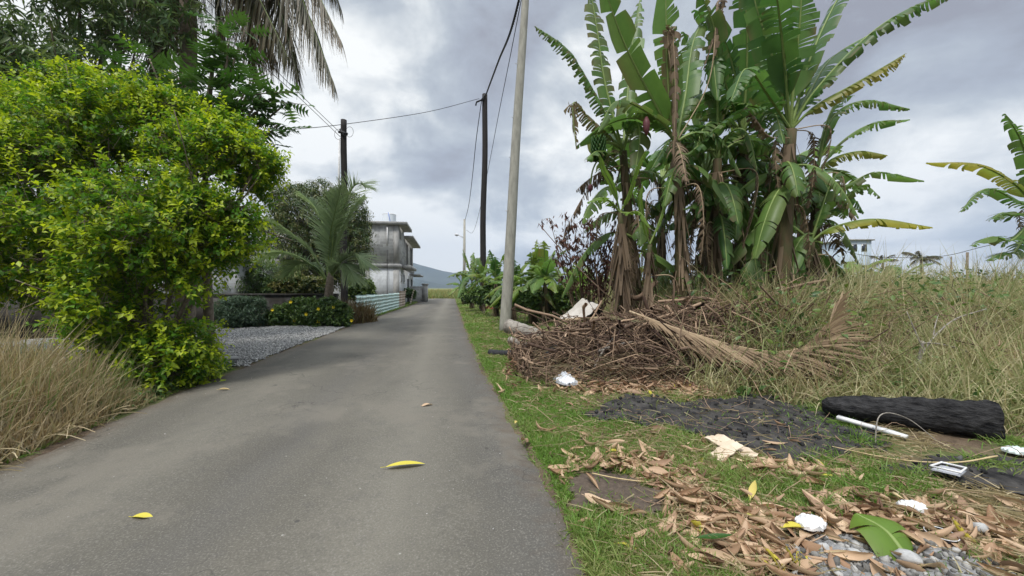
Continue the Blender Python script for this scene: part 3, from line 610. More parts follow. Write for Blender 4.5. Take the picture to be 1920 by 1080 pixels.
q = MB(); q.tube([(-9.0, 8.2, -.1), (-9.05, 8.2, 1.2), (-9, 8.2, 2.8)], [.22, .17, .14], 10); q.build('trunk', M_bark, tr, True)
# lobed leaf (breadfruit-like) tree
def lobed():
    V = [[0, 0, 0]]; Q = []; n = 5
    for i in range(n+1): V.append([0, .1+.88*i/n, -.05*(i/n)**2])
    for i in range(n):
        y = .1+.88*i/n; w = .40*math.sin(math.pi*(i+.9)/(n+.9))+.05
        for s in (-1, 1):
            b_ = len(V); V += [[s*w*.55, y+.16, .03], [s*w, y+.27, -.03], [s*w*.62, y+.10, .0]]
            f_ = [i+1, b_+2, b_+1, b_] if s > 0 else [i+1, b_, b_+1, b_+2]; Q.append(f_)
            Q.append([i+1, b_, i+2, i+2] if s > 0 else [i+1, i+2, b_, b_])
    T = []; QQ = []
    for f_ in Q:
        u_ = list(dict.fromkeys(f_)); (QQ if len(u_) == 4 else T).append(u_)
    return np.array(V), QQ, T
lv, lq, lt = lobed()
bt = thing('breadfruit_tree', 'dark green tree with large lobed leaves rising behind the yellow green bush', 'tree', (-5.4, 6.9, 0))
q = MB(); wd = MB(); root = P(385, 330, 6.9); tips = []
for px, py, d in ((330, 140, 7), (410, 40, 6.8), (400, 110, 6.8), (440, 110, 6.7), (420, 170, 6.8), (470, 165, 6.6), (500, 195, 6.6), (360, 190, 6.9), (330, 230, 7), (400, 220, 6.9), (450, 230, 6.7), (520, 235, 6.6), (280, 110, 7.1), (260, 150, 7.1), (380, 270, 7), (490, 180, 6.5)):
    tips.append(P(px, py, d))
for t in list(tips): tips += [t+R.normal(size=3)*.22]
for t in tips:
    a = root+(t-root)*.5+R.normal(size=3)*.12; c = bez([root, a, t], 9); wd.tube(c, np.linspace(.04, .012, 9), 5)
    n = 11; ph = np.arange(n)*2.4; dr = np.stack([np.cos(ph), np.sin(ph), R.uniform(-.5, .5, n)], -1); ps = c[[4, 5, 6, 6, 7, 7, 8, 8, 8, 8, 8]]
    batch(q, lv, lq, ps+unit(dr)*.06, frames(unit(dr), np.array([0, 0, 1.])+R.normal(size=(n, 3))*.3), R.uniform(.28, .46, n), np.stack([R.random(n), R.random(n)*.3, 0*ph], -1), lt)
# a sprig of rounder leaves on the right
for (a0, a1) in ((P(440, 190, 6.5), P(575, 198, 6.4)), (P(470, 180, 6.5), P(560, 175, 6.4)), (P(380, 130, 6.7), P(408, 35, 6.7)), (P(400, 150, 6.7), P(455, 90, 6.6))):
    c = bez([a0, (a0+a1)/2+[0, 0, .05], a1], 12); wd.tube(c, np.linspace(.012, .004, 12), 4); n = 26; ii = R.integers(3, 12, n); dr = unit(R.normal(size=(n, 3))+unit(a1-a0)*.6)
    batch(q, T_oval[0], T_oval[1], c[ii]+dr*.02, frames(dr, np.array([0, 0, 1.])+R.normal(size=(n, 3))*.4), R.uniform(.10, .17, n), np.stack([R.random(n), R.random(n)*.5, 0*dr[:, 0]], -1))
q.build('foliage', M_dark, bt); wd.build('branches', M_bark, bt); q = MB(); q.tube(bez([(-5.4, 6.9, -.1), (-5.5, 6.95, 1.6), root], 10), np.linspace(.09, .045, 10), 8); q.build('trunk', M_bark, bt, True)
def bush(name, label, cat, blobs, n, m, ls=.07, tm=T_oval, young=.6, L0=.16, k=8, group=None, flowers=None, base=None, **kw):
    bb = np.array(blobs); c = bb[:, :3].mean(0); x0, y0 = base or (c[0], c[1]); o = thing(name, label, cat, (x0, y0, float(zt(x0, y0))), group)
    q = MB(); wd = MB(); shoot_cloud(q, blobs, n, L0, k, tm, ls, .6, .35, .3, young, .05, wood=wd, **kw); q.build('foliage', m, o)
    limbs(wd, (x0, y0, float(zt(x0, y0))), [b[:3] for b in blobs], .02, .006, .05, 5, .2); wd.build('branches', M_bark, o)
    if flowers:
        for px, py, d in flowers:
            p = P(px, py, d); q = MB(); a = np.arange(5)/5*6.283
            dr = np.stack([np.cos(a), -.7+0*a, np.sin(a)], -1); batch(q, leaf_tmpl(.7, .1, -.1, 3)[0], leaf_tmpl(.7, .1, -.1, 3)[1], np.repeat(p[None], 5, 0), frames(unit(dr), np.array([0, -1., .2])+0*dr), np.full(5, .075), np.zeros((5, 3)))
            q.tube([p+[0, .08, 0], p], [.008, .02], 6); q.build('flower', mat('yellow petal', lambda nt, b: b.inputs['Base Color'].__setattr__('default_value', (.80, .62, .02, 1)), .6), o)
    return o
# ---------------------------------------------------------------- palms
def frond(par, pts, ll, n, m, w=.03, ms=M_pet, r=.03, droop=.55, swept=.55, t0=.12, sag=.5, name='frond', up=.1, dry=0, gap=0, side0=None):
    c = bez(pts, 60); tg = unit(np.gradient(c, axis=0)); t = np.linspace(t0, .99, n); idx = t*59; i = idx.astype(int); fr = (idx-i)[:, None]
    i2 = np.minimum(i+1, 59); p = c[i]*(1-fr)+c[i2]*fr; tt = unit(tg[i]); sd = unit(np.cross(tt, np.array([0, 0, 1.]) if side0 is None else np.array(side0)))
    prof = np.clip(np.sin(math.pi*np.clip((t-t0+.10)/(1.13-t0), 0, 1)), .25, 1)
    q = MB(); nb = np.cross(sd, tt)
    for s_ in (-1, 1):
        k = R.random(n) > gap; m_ = k.sum()
        d = unit(sd*s_*(1-.35*t)[:, None]+tt*(swept+.5*t[:, None])+nb*up+np.array([0, 0, -droop])*R.uniform(.6, 1.5, (n, 1))+R.normal(size=(n, 3))*.06)[k]
        C = np.stack([R.random(m_), np.clip(dry+R.normal(0, .15, m_), 0, 1), 0*d[:, 0]], -1)
        ribbons(q, p[k], d, ll*prof[k]*R.uniform(.85, 1.1, m_), w, sag*R.uniform(.5, 1.6, m_), 4, C, unit(np.cross(d, np.cross(sd[k], d)+.3*nb[k])) if False else unit(tt[k]+nb[k]*.5*s_), .8, cg=lambda x: .25*x**3)
    fo = q.build(name, m, par); q = MB(); q.tube(c, np.linspace(r, r*.15, 60), 5); q.build('midrib', ms, fo, True); return fo
pc = thing('coconut_palm', 'tall coconut palm with dark hanging fronds reaching over the bush at top left', 'palm', (-7.6, 9, 0))
q = MB(); tz = np.linspace(0, 1, 60); q.tube([(-7.65+.10*math.sin(a*2.2), 9, -.1+9.6*a) for a in tz], .20-.055*tz+.006*(np.arange(60) % 2), 14); q.build('trunk', M_bark, pc, True)
CR = P(366, -125, 9)
for j, (mx, my, md, ex, ey, ed) in enumerate([(520, -150, 8.6, 642, 84, 8.4), (520, -110, 8.3, 628, 165, 8.1), (500, -60, 9, 560, 150, 8.8), (450, -60, 9.2, 480, 160, 9), (440, -80, 8.5, 540, 110, 8), (330, -50, 9, 285, 130, 8.8), (300, -100, 9, 262, 60, 9.2), (400, -30, 9.6, 430, 150, 9.8), (560, -200, 9.6, 640, 20, 10),
        (250, -170, 9.5, 130, -20, 9.8), (420, -230, 10, 520, -180, 12), (360, -80, 10.3, 330, 60, 10.8), (480, -90, 10, 590, 60, 10.6), (420, -40, 9.6, 430, 130, 9.8), (300, -40, 9.5, 285, 170, 9.6), (450, -50, 8.9, 520, 120, 9.2), (400, -180, 8.6, 450, -60, 7.6)]):
    frond(pc, [CR, (CR+P(mx, my, md))/2+[0, 0, .12], P(mx, my, md), (P(mx, my, md)+P(ex, ey, ed))/2+[0, 0, .1], P(ex, ey, ed)], 1.15, 130, M_coco, .045, r=.035, droop=.75, sag=.6, dry=.15 if j % 3 else .45, swept=.5)
q = MB()
for j in range(9):
    a = j*.7; p = CR+np.array([.3*math.cos(a), .3*math.sin(a), -.35-.1*(j % 3)]); q = MB(); q.tube([p+[0, 0, .12], p+[0, 0, .08], p, p-[0, 0, .1], p-[0, 0, .13]], [.01, .08, .12, .08, .01], 8); q.build('coconut', M_dark, pc, True)
yp = thing('young_palm', 'young coconut palm with grey green arching fronds beside the left black pole', 'palm', (-6.45, 13.6, 0))
q = MB(); q.tube([(-6.5, 13.6, -.1), (-6.5, 13.6, .3), (-6.48, 13.6, .9), (-6.42, 13.6, 1.5), (-6.4, 13.6, 1.9)], [.24, .18, .15, .13, .07], 12); q.build('trunk', M_bark, yp, True)
for j, pp in enumerate([[(617, 525), (626, 443), (648, 380), (668, 347), (695, 352)], [(616, 520), (632, 460), (655, 405), (678, 372)], [(612, 525), (585, 475), (545, 440), (497, 408)], [(610, 525), (570, 488), (528, 475), (478, 492)],
        [(618, 525), (640, 492), (665, 480), (690, 500)], [(614, 520), (610, 440), (590, 390), (560, 360)], [(616, 525), (630, 500), (650, 500), (668, 530)], [(611, 525), (590, 500), (560, 495), (535, 520)], [(615, 525), (618, 450), (628, 400), (640, 350)]]):
    dd = [0, .1, .3, .55, .8]; sg = (-1 if j % 2 else 1)
    frond(yp, [P(x, y, 13.6-sg*dd[i]*(1.1 if j < 5 else 1.8)) for i, (x, y) in enumerate(pp)], 1.1, 95, M_ycoco, .055, r=.035, droop=.02, sag=.22, swept=.75)
def small_palm(px, pyc, d, label, nf=11, fl=1.8, seed=1, dry=.2):
    c = P(px, pyc, d); o = thing('coconut_palm', label, 'palm', (c[0], d, 0)); q = MB(); q.tube([(c[0], d, 0), (c[0]+.1, d, c[2]*.5), c], [.2, .15, .12], 8); q.build('trunk', M_bark, o, True)
    for j in range(nf):
        a = j*2.4+seed; e = c+np.array([math.cos(a)*fl, math.sin(a)*fl, fl*(.55-.9*(j % 3)/2)]); m = (c+e)/2+np.array([0, 0, fl*.35]); frond(o, [c, m, e], fl*.3, 30, M_coco, .07, r=.03, dry=dry)
small_palm(1727, 488, 42, 'small distant coconut palm standing up out of the weeds at right', 11, 1.6)
small_palm(1655, 492, 48, 'far small palm left of the distant palm, half hidden by weeds', 9, 1.4, 3)
# ---------------------------------------------------------------- banana plants
def ban_leaf(par, pts, W, tatter=.3, tint=.5, dry=.0, yel=0., m=None, droop=.35, pet=.14, name='leaf', roll=0., n=34, rib=M_pet, gap=.0):
    NP = 48; c = bez(pts, NP); ln = np.linalg.norm(np.diff(c, axis=0), axis=1).sum(); tg = unit(np.gradient(c, axis=0))
    sd = unit(np.cross(tg, np.array([0, 0, 1.]))); a = np.median(np.abs(tg[:, 2]))
    flat_ = unit(np.array([pts[-1][0]-pts[0][0], pts[-1][1]-pts[0][1], 0])+1e-6); sref = np.array([flat_[1], -flat_[0], 0]); sd = unit(sref-np.sum(sref*tg, 1)[:, None]*tg)
    nb = np.cross(sd, tg)
    if roll: sd, nb = sd*math.cos(roll)+nb*math.sin(roll), nb*math.cos(roll)-sd*math.sin(roll)
    nb = np.where(nb[:, 2:] < 0, nb, nb)
    te = np.linspace(pet, 1, n+1)
    wprof = lambda t: W*.5*np.clip(((t-pet)/(1-pet))/.13, 0, 1)**.6*np.clip((1-t)/.30, 0, 1)**.55
    q = MB(); K = 5; us = np.linspace(0, 1, K)
    for s_ in (-1, 1):
        i = 0
        while i < n:
            g = max(1, int(rnd.expovariate(1/(1+7*(1-tatter)**2)))) if tatter < .98 else 1
            g = min(g, n-i, 12); t0, t1 = te[i], te[i+g]; tm = (t0+t1)/2; i += g
            if rnd.random() < gap: continue
            dr = droop+abs(rnd.gauss(0, .15+.9*tatter*(.4+tm))); dd = min(1, max(0, dry*(.35+1.1*tm)+rnd.gauss(0, .12)*(dry > .02)))
            sh = rnd.uniform(.0, .14)+rnd.uniform(.05, .40)*tatter; lf = 1-.45*tatter*rnd.random()**1.5; tn = min(1, max(0, tint+rnd.gauss(0, .18))); fw = .22+.4*rnd.random()*tatter; eb = max(0, rnd.gauss(.05, .35))*(.4+tatter)
            tl = np.linspace(t0, t1, g+1); V = []; C = []
            for t in tl:
                x = t*(NP-1); j = min(int(x), NP-2); f_ = x-j; p = c[j]*(1-f_)+c[j+1]*f_; S_ = sd[j]*s_; T_ = tg[j]; B_ = nb[j]; w = float(wprof(min(t, .985)))*lf
                ang = dr*us*1.15-.30*(1-us)*(1-tatter); pu = p.copy(); du_ = w/(K-1)
                tdir = (tm-t)*ln*sh
                for k in range(K):
                    if k:
                        av = (ang[k]+ang[k-1])/2; v_ = S_*math.cos(av)-B_*math.sin(av)*.6-np.array([0, 0, math.sin(av)*.6]); pu = pu+(v_+T_*fw)*du_
                    V.append(pu+T_*tdir*us[k]); C.append([tn, min(1, max(0, dd+(.9*dd+eb)*us[k]**4)), yel*min(1, max(0, (.2+us[k]*.9)*(.3+tm)))])
            F_ = grid_faces(g+1, K); q.add(np.array(V), F_ if s_ > 0 else F_[:, ::-1], C=np.clip(C, 0, 1))
    lf_ = q.build(name, m or M_ban, par, True)
    q = MB(); q.tube(c, np.linspace(.034, .006, NP)*(W/.6)**.5*(.45 if name == 'dead_leaf' else .9), 5); q.build('midrib', rib, lf_, True); return lf_
def stem(par, pts, r0, r1, skirt=7, n=16):
    skirt = int(skirt*.6+.5)
    r0 *= .8; r1 *= .8; c = bez(pts, n); q = MB(); q.tube(c, np.linspace(r0, r1, n)*(1+.06*np.sin(np.arange(n)*2.1)), 12); q.build('pseudostem', M_pseudo, par, True)
    q = MB()                                      # torn sheath strips wrapping the stem
    m_ = 80; i = R.integers(1, n-1, m_); a = R.uniform(0, 6.28, m_); rr = np.linspace(r0, r1, n)[i]
    b_ = c[i]+np.stack([np.cos(a)*rr, np.sin(a)*rr, 0*a], -1); d = unit(np.stack([np.cos(a)*.25, np.sin(a)*.25, -1+0*a], -1)); C = np.stack([R.random(m_), R.random(m_)*.6, 0*a], -1)
    ribbons(q, b_, d, R.uniform(.25, .8, m_), R.uniform(.025, .09, m_), R.uniform(-.1, .3, m_), 4, C, np.stack([-np.sin(a), np.cos(a), 0*a], -1), .7); q.build('sheath_strips', M_bdead, par)
    for j in range(skirt):
        a = j*2.4+rnd.random(); p = c[-1-int(rnd.random()*n*.35)]; o_ = np.array([math.cos(a), math.sin(a), 0]); l_ = rnd.uniform(.8, 1.5)
        e = p+o_*rnd.uniform(.25, .55)+np.array([0, 0, -l_]); mid = p+o_*rnd.uniform(.3, .6)+np.array([0, 0, -.05])
        ban_leaf(par, [p, mid, (mid*.5+e*.5)+o_*.08, e],   .32, .985, rnd.random(), .25, 0, M_bdead, 1.0, .25, 'dead_leaf', n=40, rib=M_petd, gap=.3, roll=rnd.uniform(-.5, .5))
def bp(px, py, d): return P(px, py, d)
def banana(label, base, top, leaves, r=(.15, .09), skirt=7, rand=3, cat='banana plant', name='banana_plant', young=False, rl=2.2, W=.62, group=None):
    """base/top = (px, py, depth); leaves = (points..., width, tatter, tint, dry, yellow)"""
    b_ = P(*base); b_[2] = float(zt(b_[0], b_[1]))-.05; t_ = P(*top); o = thing(name, label, cat, b_, group)
    stem(o, [b_, (b_*.6+t_*.4)+np.array([rnd.gauss(0, .04), rnd.gauss(0, .04), 0]), t_], *r, skirt=skirt)
    for lf in leaves:
        pts, W_, ta, ti, dry, yel = lf[:6]; kw = lf[6] if len(lf) > 6 else {}
        pp = [t_]+[P(*p) for p in pts]
        if len(pp) == 2: pp = [pp[0], (pp[0]+pp[1])/2+np.array([0, 0, .3]), pp[1]]
        ban_leaf(o, pp, W_*.84, ta+(.27 if .1 < ta < .6 else 0), ti, dry, yel, (M_ban2 if young else M_ban), **kw)
    for j in range(rand):
        a = j*2.4+rnd.uniform(0, 6); l_ = rl*rnd.uniform(.7, 1.1); el = rnd.uniform(.15, 1.0); e = t_+np.array([math.cos(a)*l_*.8, abs(math.sin(a))*l_*.8 if not young else math.sin(a)*l_*.6, l_*(el-.35)]); m_ = t_+np.array([math.cos(a)*l_*.3, abs(math.sin(a))*l_*.3, l_*(.35+.25*el)])
        ban_leaf(o, [t_, m_, e], W*rnd.uniform(.8, 1.1), rnd.uniform(.2, .7), rnd.random(), rnd.random()*.12, 0, M_ban2 if young else M_ban)
    return o
D = 7.0
b1 = banana('leftmost big banana plant, with a hanging fruit bunch and purple bud on a long stalk', (1200, 600, 7.2), (1168, 285, 7.0), [
    ([(1130, 205, 6.9), (1068, 100, 6.8), (1003, 50, 6.7)], .50, .95, .35, .12, 0, dict(droop=1.1, n=60)),
    ([(1135, 160, 7.1), (1120, 60, 7.2), (1105, -30, 7.3)], .62, .6, .4, .25, 0, dict(roll=.6, n=46)),
    ([(1140, 255, 6.9), (1100, 218, 6.8), (1075, 195, 6.7), (1080, 280, 6.6)], .55, .97, .3, .75, 0, dict(droop=1.0, n=50)),
    ([(1175, 200, 7.3), (1185, 90, 7.6), (1200, 0, 7.9)], .6, .5, .5, .1, 0),
    ([(1150, 290, 6.7), (1120, 285, 6.4), (1100, 300, 6.0)], .5, .6, .4, .1, 0),
    ([(1185, 230, 6.9), (1200, 250, 6.6), (1190, 330, 6.4)], .55, .6, .3, .15, 0)], rand=3)
b2 = banana('banana plant whose broad bright leaf stands straight up against the sky', (1275, 575, 6.6), (1268, 268, 6.6), [
    ([(1262, 160, 6.5), (1250, 60, 6.4), (1248, -70, 6.3)], .62, .12, .95, .0, 0, dict(droop=.25, roll=.25)),
    ([(1225, 190, 6.4), (1170, 80, 6.2), (1125, -45, 6.0)], .66, .25, .75, .05, 0, dict(droop=.3, roll=-.5)),
    ([(1240, 230, 6.4), (1160, 190, 6.2), (1120, 250, 6.1)], .5, .6, .4, .15, 0),
    ([(1285, 180, 6.8), (1300, 80, 7.2), (1330, 20, 7.6)], .6, .3, .5, .05, 0),
    ([(1300, 250, 6.5), (1350, 260, 6.3), (1390, 330, 6.2)], .55, .5, .3, .1, 0),
    ([(1290, 290, 6.4), (1370, 220, 6.2), (1440, 200, 6.0)], .5, .4, .3, .0, 0),
    ([(1256, 210, 6.45), (1250, 80, 6.3), (1258, 60, 6.25), (1262, 190, 6.2)], .28, .97, .5, 1, 0, dict(m=None) if False else {})], rand=2)
b3 = banana('short young banana plant with smooth bright green leaves low on the left of the clump', (1165, 575, 6.5), (1163, 400, 6.3), [
    ([(1150, 355, 6.2), (1132, 320, 6.15), (1124, 292, 6.1)], .26, .0, .9, .0, 0, dict(droop=.2, roll=.3)),
    ([(1178, 370, 6.2), (1195, 320, 6.15), (1212, 282, 6.1)], .30, .1, .7, .0, 0, dict(droop=.2)),
    ([(1145, 380, 6.2), (1125, 372, 6.0), (1102, 380, 5.9)], .30, .2, .4, .0, 0),
    ([(1180, 400, 6.1), (1200, 400, 6.0), (1220, 430, 5.9)], .25, .2, .4, .0, 0)], r=(.10, .06), skirt=2, rand=0, young=True)
b4 = banana('dark leaved banana plant in the middle of the clump, behind the brown trunk', (1385, 560, 7.6), (1392, 250, 7.5), [
    ([(1380, 150, 7.5), (1350, 60, 7.4), (1300, 20, 7.3)], .7, .3, .2, .0, 0), ([(1400, 140, 7.4), (1400, 40, 7.2), (1390, -60, 7.0)], .75, .3, .25, .0, 0, dict(roll=.3)),
    ([(1430, 180, 7.3), (1460, 100, 7.1), (1470, 60, 6.8)], .7, .3, .15, .0, 0), ([(1350, 210, 7.3), (1310, 180, 7.1), (1270, 210, 6.9)], .7, .4, .2, .05, 0),
    ([(1350, 230, 7.2), (1320, 240, 6.8), (1300, 300, 6.6)], .6, .5, .2, .1, 0), ([(1375, 200, 7.2), (1340, 110, 6.9), (1345, 190, 6.6)], .65, .4, .1, .0, 0),
    ([(1420, 230, 7.1), (1450, 210, 6.7), (1470, 270, 6.4)], .6, .4, .2, .05, 0), ([(1410, 170, 7.6), (1425, 60, 7.8), (1440, -60, 8.0)], .75, .3, .2, 0, 0)], rand=6)
b5 = banana('tallest banana plant, thick brown trunk, one leaf slanting far to the upper right', (1462, 560, 6.7), (1482, 245, 6.7), [
    ([(1490, 130, 6.6), (1500, 40, 6.5), (1505, -70, 6.4)], .68, .3, .5, .0, 0, dict(droop=.3, roll=.2)),
    ([(1530, 170, 6.5), (1620, 75, 6.3), (1700, 20, 6.1), (1795, -15, 5.9)], .62, .45, .25, .03, 0, dict(droop=.6, n=44)),
    ([(1530, 200, 6.5), (1600, 160, 6.3), (1660, 125, 6.1), (1697, 102, 6.0)], .50, .75, .3, .45, .6, dict(droop=.9, n=40)),
    ([(1455, 130, 6.6), (1420, 20, 6.6), (1400, -60, 6.6)], .7, .35, .2, .0, 0, dict(roll=-.3)),
    ([(1520, 110, 6.7), (1570, 0, 6.8), (1610, -60, 6.8)], .7, .3, .3, .0, 0), ([(1470, 110, 6.4), (1460, 20, 6.1), (1450, -50, 5.8)], .7, .25, .2, .0, 0),
    ([(1440, 180, 6.4), (1400, 130, 6.0), (1370, 190, 5.8)], .6, .45, .15, .0, 0), ([(1515, 180, 6.9), (1560, 110, 7.2), (1640, 60, 7.5)], .65, .4, .2, 0, 0)], r=(.20, .12), skirt=10, rand=1)
b6 = banana('banana plant at the right of the clump with flat leaves held out over the weeds', (1530, 560, 7.9), (1530, 330, 7.8), [
    ([(1560, 225, 7.7), (1620, 190, 7.6), (1705, 205, 7.4)], .50, .5, .7, .08, 0, dict(droop=.8)), ([(1570, 275, 7.7), (1630, 235, 7.5), (1705, 225, 7.3)], .52, .3, .85, .03, 0),
    ([(1560, 300, 7.7), (1610, 285, 7.5), (1663, 292, 7.3)], .5, .5, .6, .25, .5, dict(droop=.8)), ([(1580, 350, 7.6), (1640, 325, 7.4), (1732, 340, 7.1)], .5, .3, .8, .03, 0),
    ([(1545, 250, 7.8), (1570, 190, 7.8), (1600, 180, 7.8)], .5, .4, .7, .05, 0), ([(1570, 370, 7.4), (1620, 350, 7.2), (1650, 370, 7.0)], .45, .4, .6, .05, 0)], skirt=5, rand=1)
b7 = banana('low banana plant at the right foot of the clump with a yellow edged leaf', (1530, 590, 7.2), (1520, 455, 7.2), [
    ([(1560, 428, 7.1), (1640, 412, 6.9), (1747, 427, 6.6)], .55, .25, .6, .15, .9, dict(droop=.9)), ([(1545, 405, 7.4), (1575, 390, 7.5), (1612, 393, 7.6)], .4, .4, .6, .05, 0),
    ([(1540, 395, 7.2), (1560, 340, 7.3), (1580, 320, 7.3)], .45, .4, .5, .05, 0)], skirt=4, rand=1, r=(.12, .08))
b8 = banana('banana plant deep inside the clump between the bright leaf and the dark one', (1325, 590, 8.4), (1322, 330, 8.4), [
    ([(1290, 270, 8), (1260, 260, 7.6), (1220, 320, 7.2)], .7, .4, .2, .0, 0), ([(1350, 270, 8), (1400, 300, 7.4), (1440, 360, 7)], .7, .3, .2, .0, 0), ([(1310, 200, 8.4), (1300, 120, 8.4), (1280, 60, 8.3)], .7, .4, .3, .05, 0), ([(1340, 200, 8.4), (1350, 120, 8.4), (1370, 80, 8.3)], .7, .4, .3, .05, 0)], rand=8, skirt=14)
b9 = banana('small banana sucker with one upright leaf between the two left trunks', (1218, 590, 6.3), (1218, 460, 6.3), [
    ([(1210, 430, 6.25), (1200, 380, 6.2), (1205, 345, 6.15)], .17, .0, .9, .0, 0, dict(droop=.1, roll=.5)), ([(1235, 420, 6.3), (1250, 370, 6.3), (1262, 320, 6.3)], .22, .1, .6, .0, 0)], r=(.07, .04), skirt=1, rand=0, young=True)
b10 = banana('banana plant at the back of the clump behind the thick brown trunk', (1440, 590, 8.6), (1450, 350, 8.6), [
    ([(1480, 300, 8), (1520, 300, 7.6), (1560, 370, 7.2)], .7, .4, .2, .0, 0), ([(1400, 340, 7.8), (1330, 370, 7), (1280, 395, 6.4)], .5, .3, .4, .0, 0), ([(1430, 260, 8.4), (1420, 180, 8.4), (1400, 120, 8.3)], .7, .4, .3, .05, 0)], rand=8, skirt=14)
b12 = banana('brown trunked banana hung with dead leaves, beside the upright bright leaf', (1330, 590, 7.0), (1345, 300, 7.0), [
    ([(1345, 180, 6.9), (1340, 60, 6.8), (1310, -20, 6.7)], .6, .5, .3, .1, 0), ([(1370, 250, 6.8), (1400, 250, 6.6), (1420, 320, 6.5)], .6, .5, .2, .1, 0)], rand=6, skirt=12)
b13 = banana('banana plant at the far back left of the clump, seen between the left trunks', (1235, 590, 9.2), (1240, 340, 9.2), [([(1200, 290, 9), (1180, 300, 8.7), (1150, 350, 8.4)], .7, .4, .2, 0, 0)], rand=9, skirt=10)
b14 = banana('banana plant at the far back right of the clump under the flat leaves', (1500, 590, 9.0), (1505, 400, 9.0), [([(1540, 350, 9), (1580, 350, 8.8), (1620, 400, 8.5)], .6, .4, .3, 0, 0)], rand=9, skirt=10)
for o_, px, py, d, n_ in ((b1, 1172, 330, 7.0, 6), (b2, 1268, 330, 6.6, 6), (b4, 1388, 320, 7.5, 9), (b5, 1478, 320, 6.75, 7), (b6, 1530, 370, 7.8, 8), (b12, 1340, 360, 7.0, 8), (b7, 1520, 470, 7.2, 5), (b8, 1322, 420, 8.4, 9), (b10, 1448, 440, 8.5, 9), (b4, 1388, 470, 7.3, 4), (b8, 1300, 500, 8, 5), (b1, 1190, 450, 7.1, 4)):
    for j in range(n_+2):
        t_ = P(px, py, d)+R.normal(size=3)*[.12, .12, .3]; a = j*2.4+rnd.random()*2; l_ = rnd.uniform(.9, 1.7); dd = rnd.random() < .30
        e = t_+np.array([math.cos(a)*l_*.75, math.sin(a)*l_*.6, -l_*rnd.uniform(.2, .9)]); m_ = t_+np.array([math.cos(a)*l_*.4, math.sin(a)*l_*.35, l_*rnd.uniform(.0, .3)])
        ban_leaf(o_, [t_, m_, e], rnd.uniform(.35, .6), rnd.uniform(.9, .99) if dd else rnd.uniform(.3, .7), rnd.random(), .35 if dd else .08, 0, M_bdead if dd else M_ban, .9 if dd else .6, .2, 'dead_leaf' if dd else 'leaf', n=42 if dd else 28, rib=M_petd if dd else M_pet, gap=.3 if dd else 0)
b11 = banana('separate banana plant cut off by the right edge of the view', (1935, 600, 7.8), (1945, 395, 7.8), [
    ([(1900, 345, 7.7), (1830, 310, 7.6), (1737, 306, 7.4)], .42, .15, .5, .35, .75, dict(droop=.7)), ([(1930, 320, 7.7), (1912, 260, 7.6), (1884, 214, 7.5)], .5, .6, .6, .05, 0, dict(droop=.8)),
    ([(1910, 380, 7.6), (1850, 355, 7.5), (1800, 398, 7.3)], .42, .5, .4, .05, 0), ([(1900, 405, 7.5), (1880, 400, 7.4), (1860, 412, 7.2)], .5, .4, .2, .05, 0), ([(1900, 450, 7.4), (1860, 445, 7.3), (1822, 462, 7.2)], .45, .3, .5, .05, 0),
    ([(1905, 470, 7.6), (1880, 475, 7.4), (1850, 490, 7.2)], .45, .3, .3, .1, 0), ([(1990, 330, 7.8), (2050, 300, 7.8), (2110, 360, 7.8)], .5, .4, .3, .05, 0), ([(1960, 280, 8), (1990, 200, 8), (2040, 160, 8)], .5, .4, .3, .05, 0)], rand=0, skirt=4, r=(.13, .08))
# brown dead leaf dangling down the front of the bright leaf, and dead leaves spanning the clump
for o_, pts, w in ((b2, [(1268, 268, 6.5), (1262, 170, 6.3), (1252, 70, 6.2), (1262, 75, 6.15), (1266, 190, 6.1), (1262, 300, 6.1)], .3), (b2, [(1270, 265, 6.5), (1330, 150, 6.7), (1345, 10, 6.8), (1355, 20, 6.8), (1320, 130, 6.8)], .3), (b5, [(1480, 260, 6.6), (1440, 255, 6.4), (1400, 205, 6.3), (1395, 215, 6.25)], .3)):
    ban_leaf(o_, [P(*p) for p in pts], w, .96, .5, .3, 0, M_bdead, 1.1, .3, 'dead_leaf', n=34, rib=M_petd, gap=.1)
# fruit bunch and bud
def fruit(par, top, mid, end, bud=True):
    t_, m_, e = P(*top), P(*mid), P(*end); q = MB(); k = 90; c = (t_*.2+m_*.8); 
    for lv_ in range(7):
        for j in range(13):
            a = j/13*6.283+lv_*.3; o_ = np.array([math.cos(a), math.sin(a), 0]); r_ = .10+.02*math.sin(lv_*.5+.4); p = m_+o_*r_*.45+np.array([0, 0, .17-lv_*.055]); q.tube([p, p+o_*.06+[0, 0, .02], p+o_*.075+[0, 0, .075]], [.010, .019, .006], 5)
    q.build('fruit_bunch', M_ban, par); q = MB(); q.tube(bez([P(1168, 285, 7.0), t_, m_+[0, 0, .1]], 10), .025, 6); q.tube(bez([m_-[0, 0, .15], (m_+e)/2+[-.05, 0, .05], e], 10), .014, 5); q.build('stalk', M_pet, par)
    q = MB(); q.tube([e+[0, 0, .03], e+[0, 0, -.01], e+[0, 0, -.06], e+[0, 0, -.11]], [.02, .042, .036, .004], 8); q.build('bud', mat('purple bud', lambda nt, b: b.inputs['Base Color'].__setattr__('default_value', (.10, .03, .035, 1)), .6), par, True)
fruit(b1, (1145, 258, 6.7), (1122, 285, 6.6), (1107, 350, 6.6))
m_ = P(1212, 232, 6.2); q = MB(); q.tube([m_+[0, 0, .1], m_, m_-[0, 0, .12], m_-[0, 0, .2]], [.02, .06, .05, .01], 8); q.build('bud', MATS['purple bud'], b2, True)
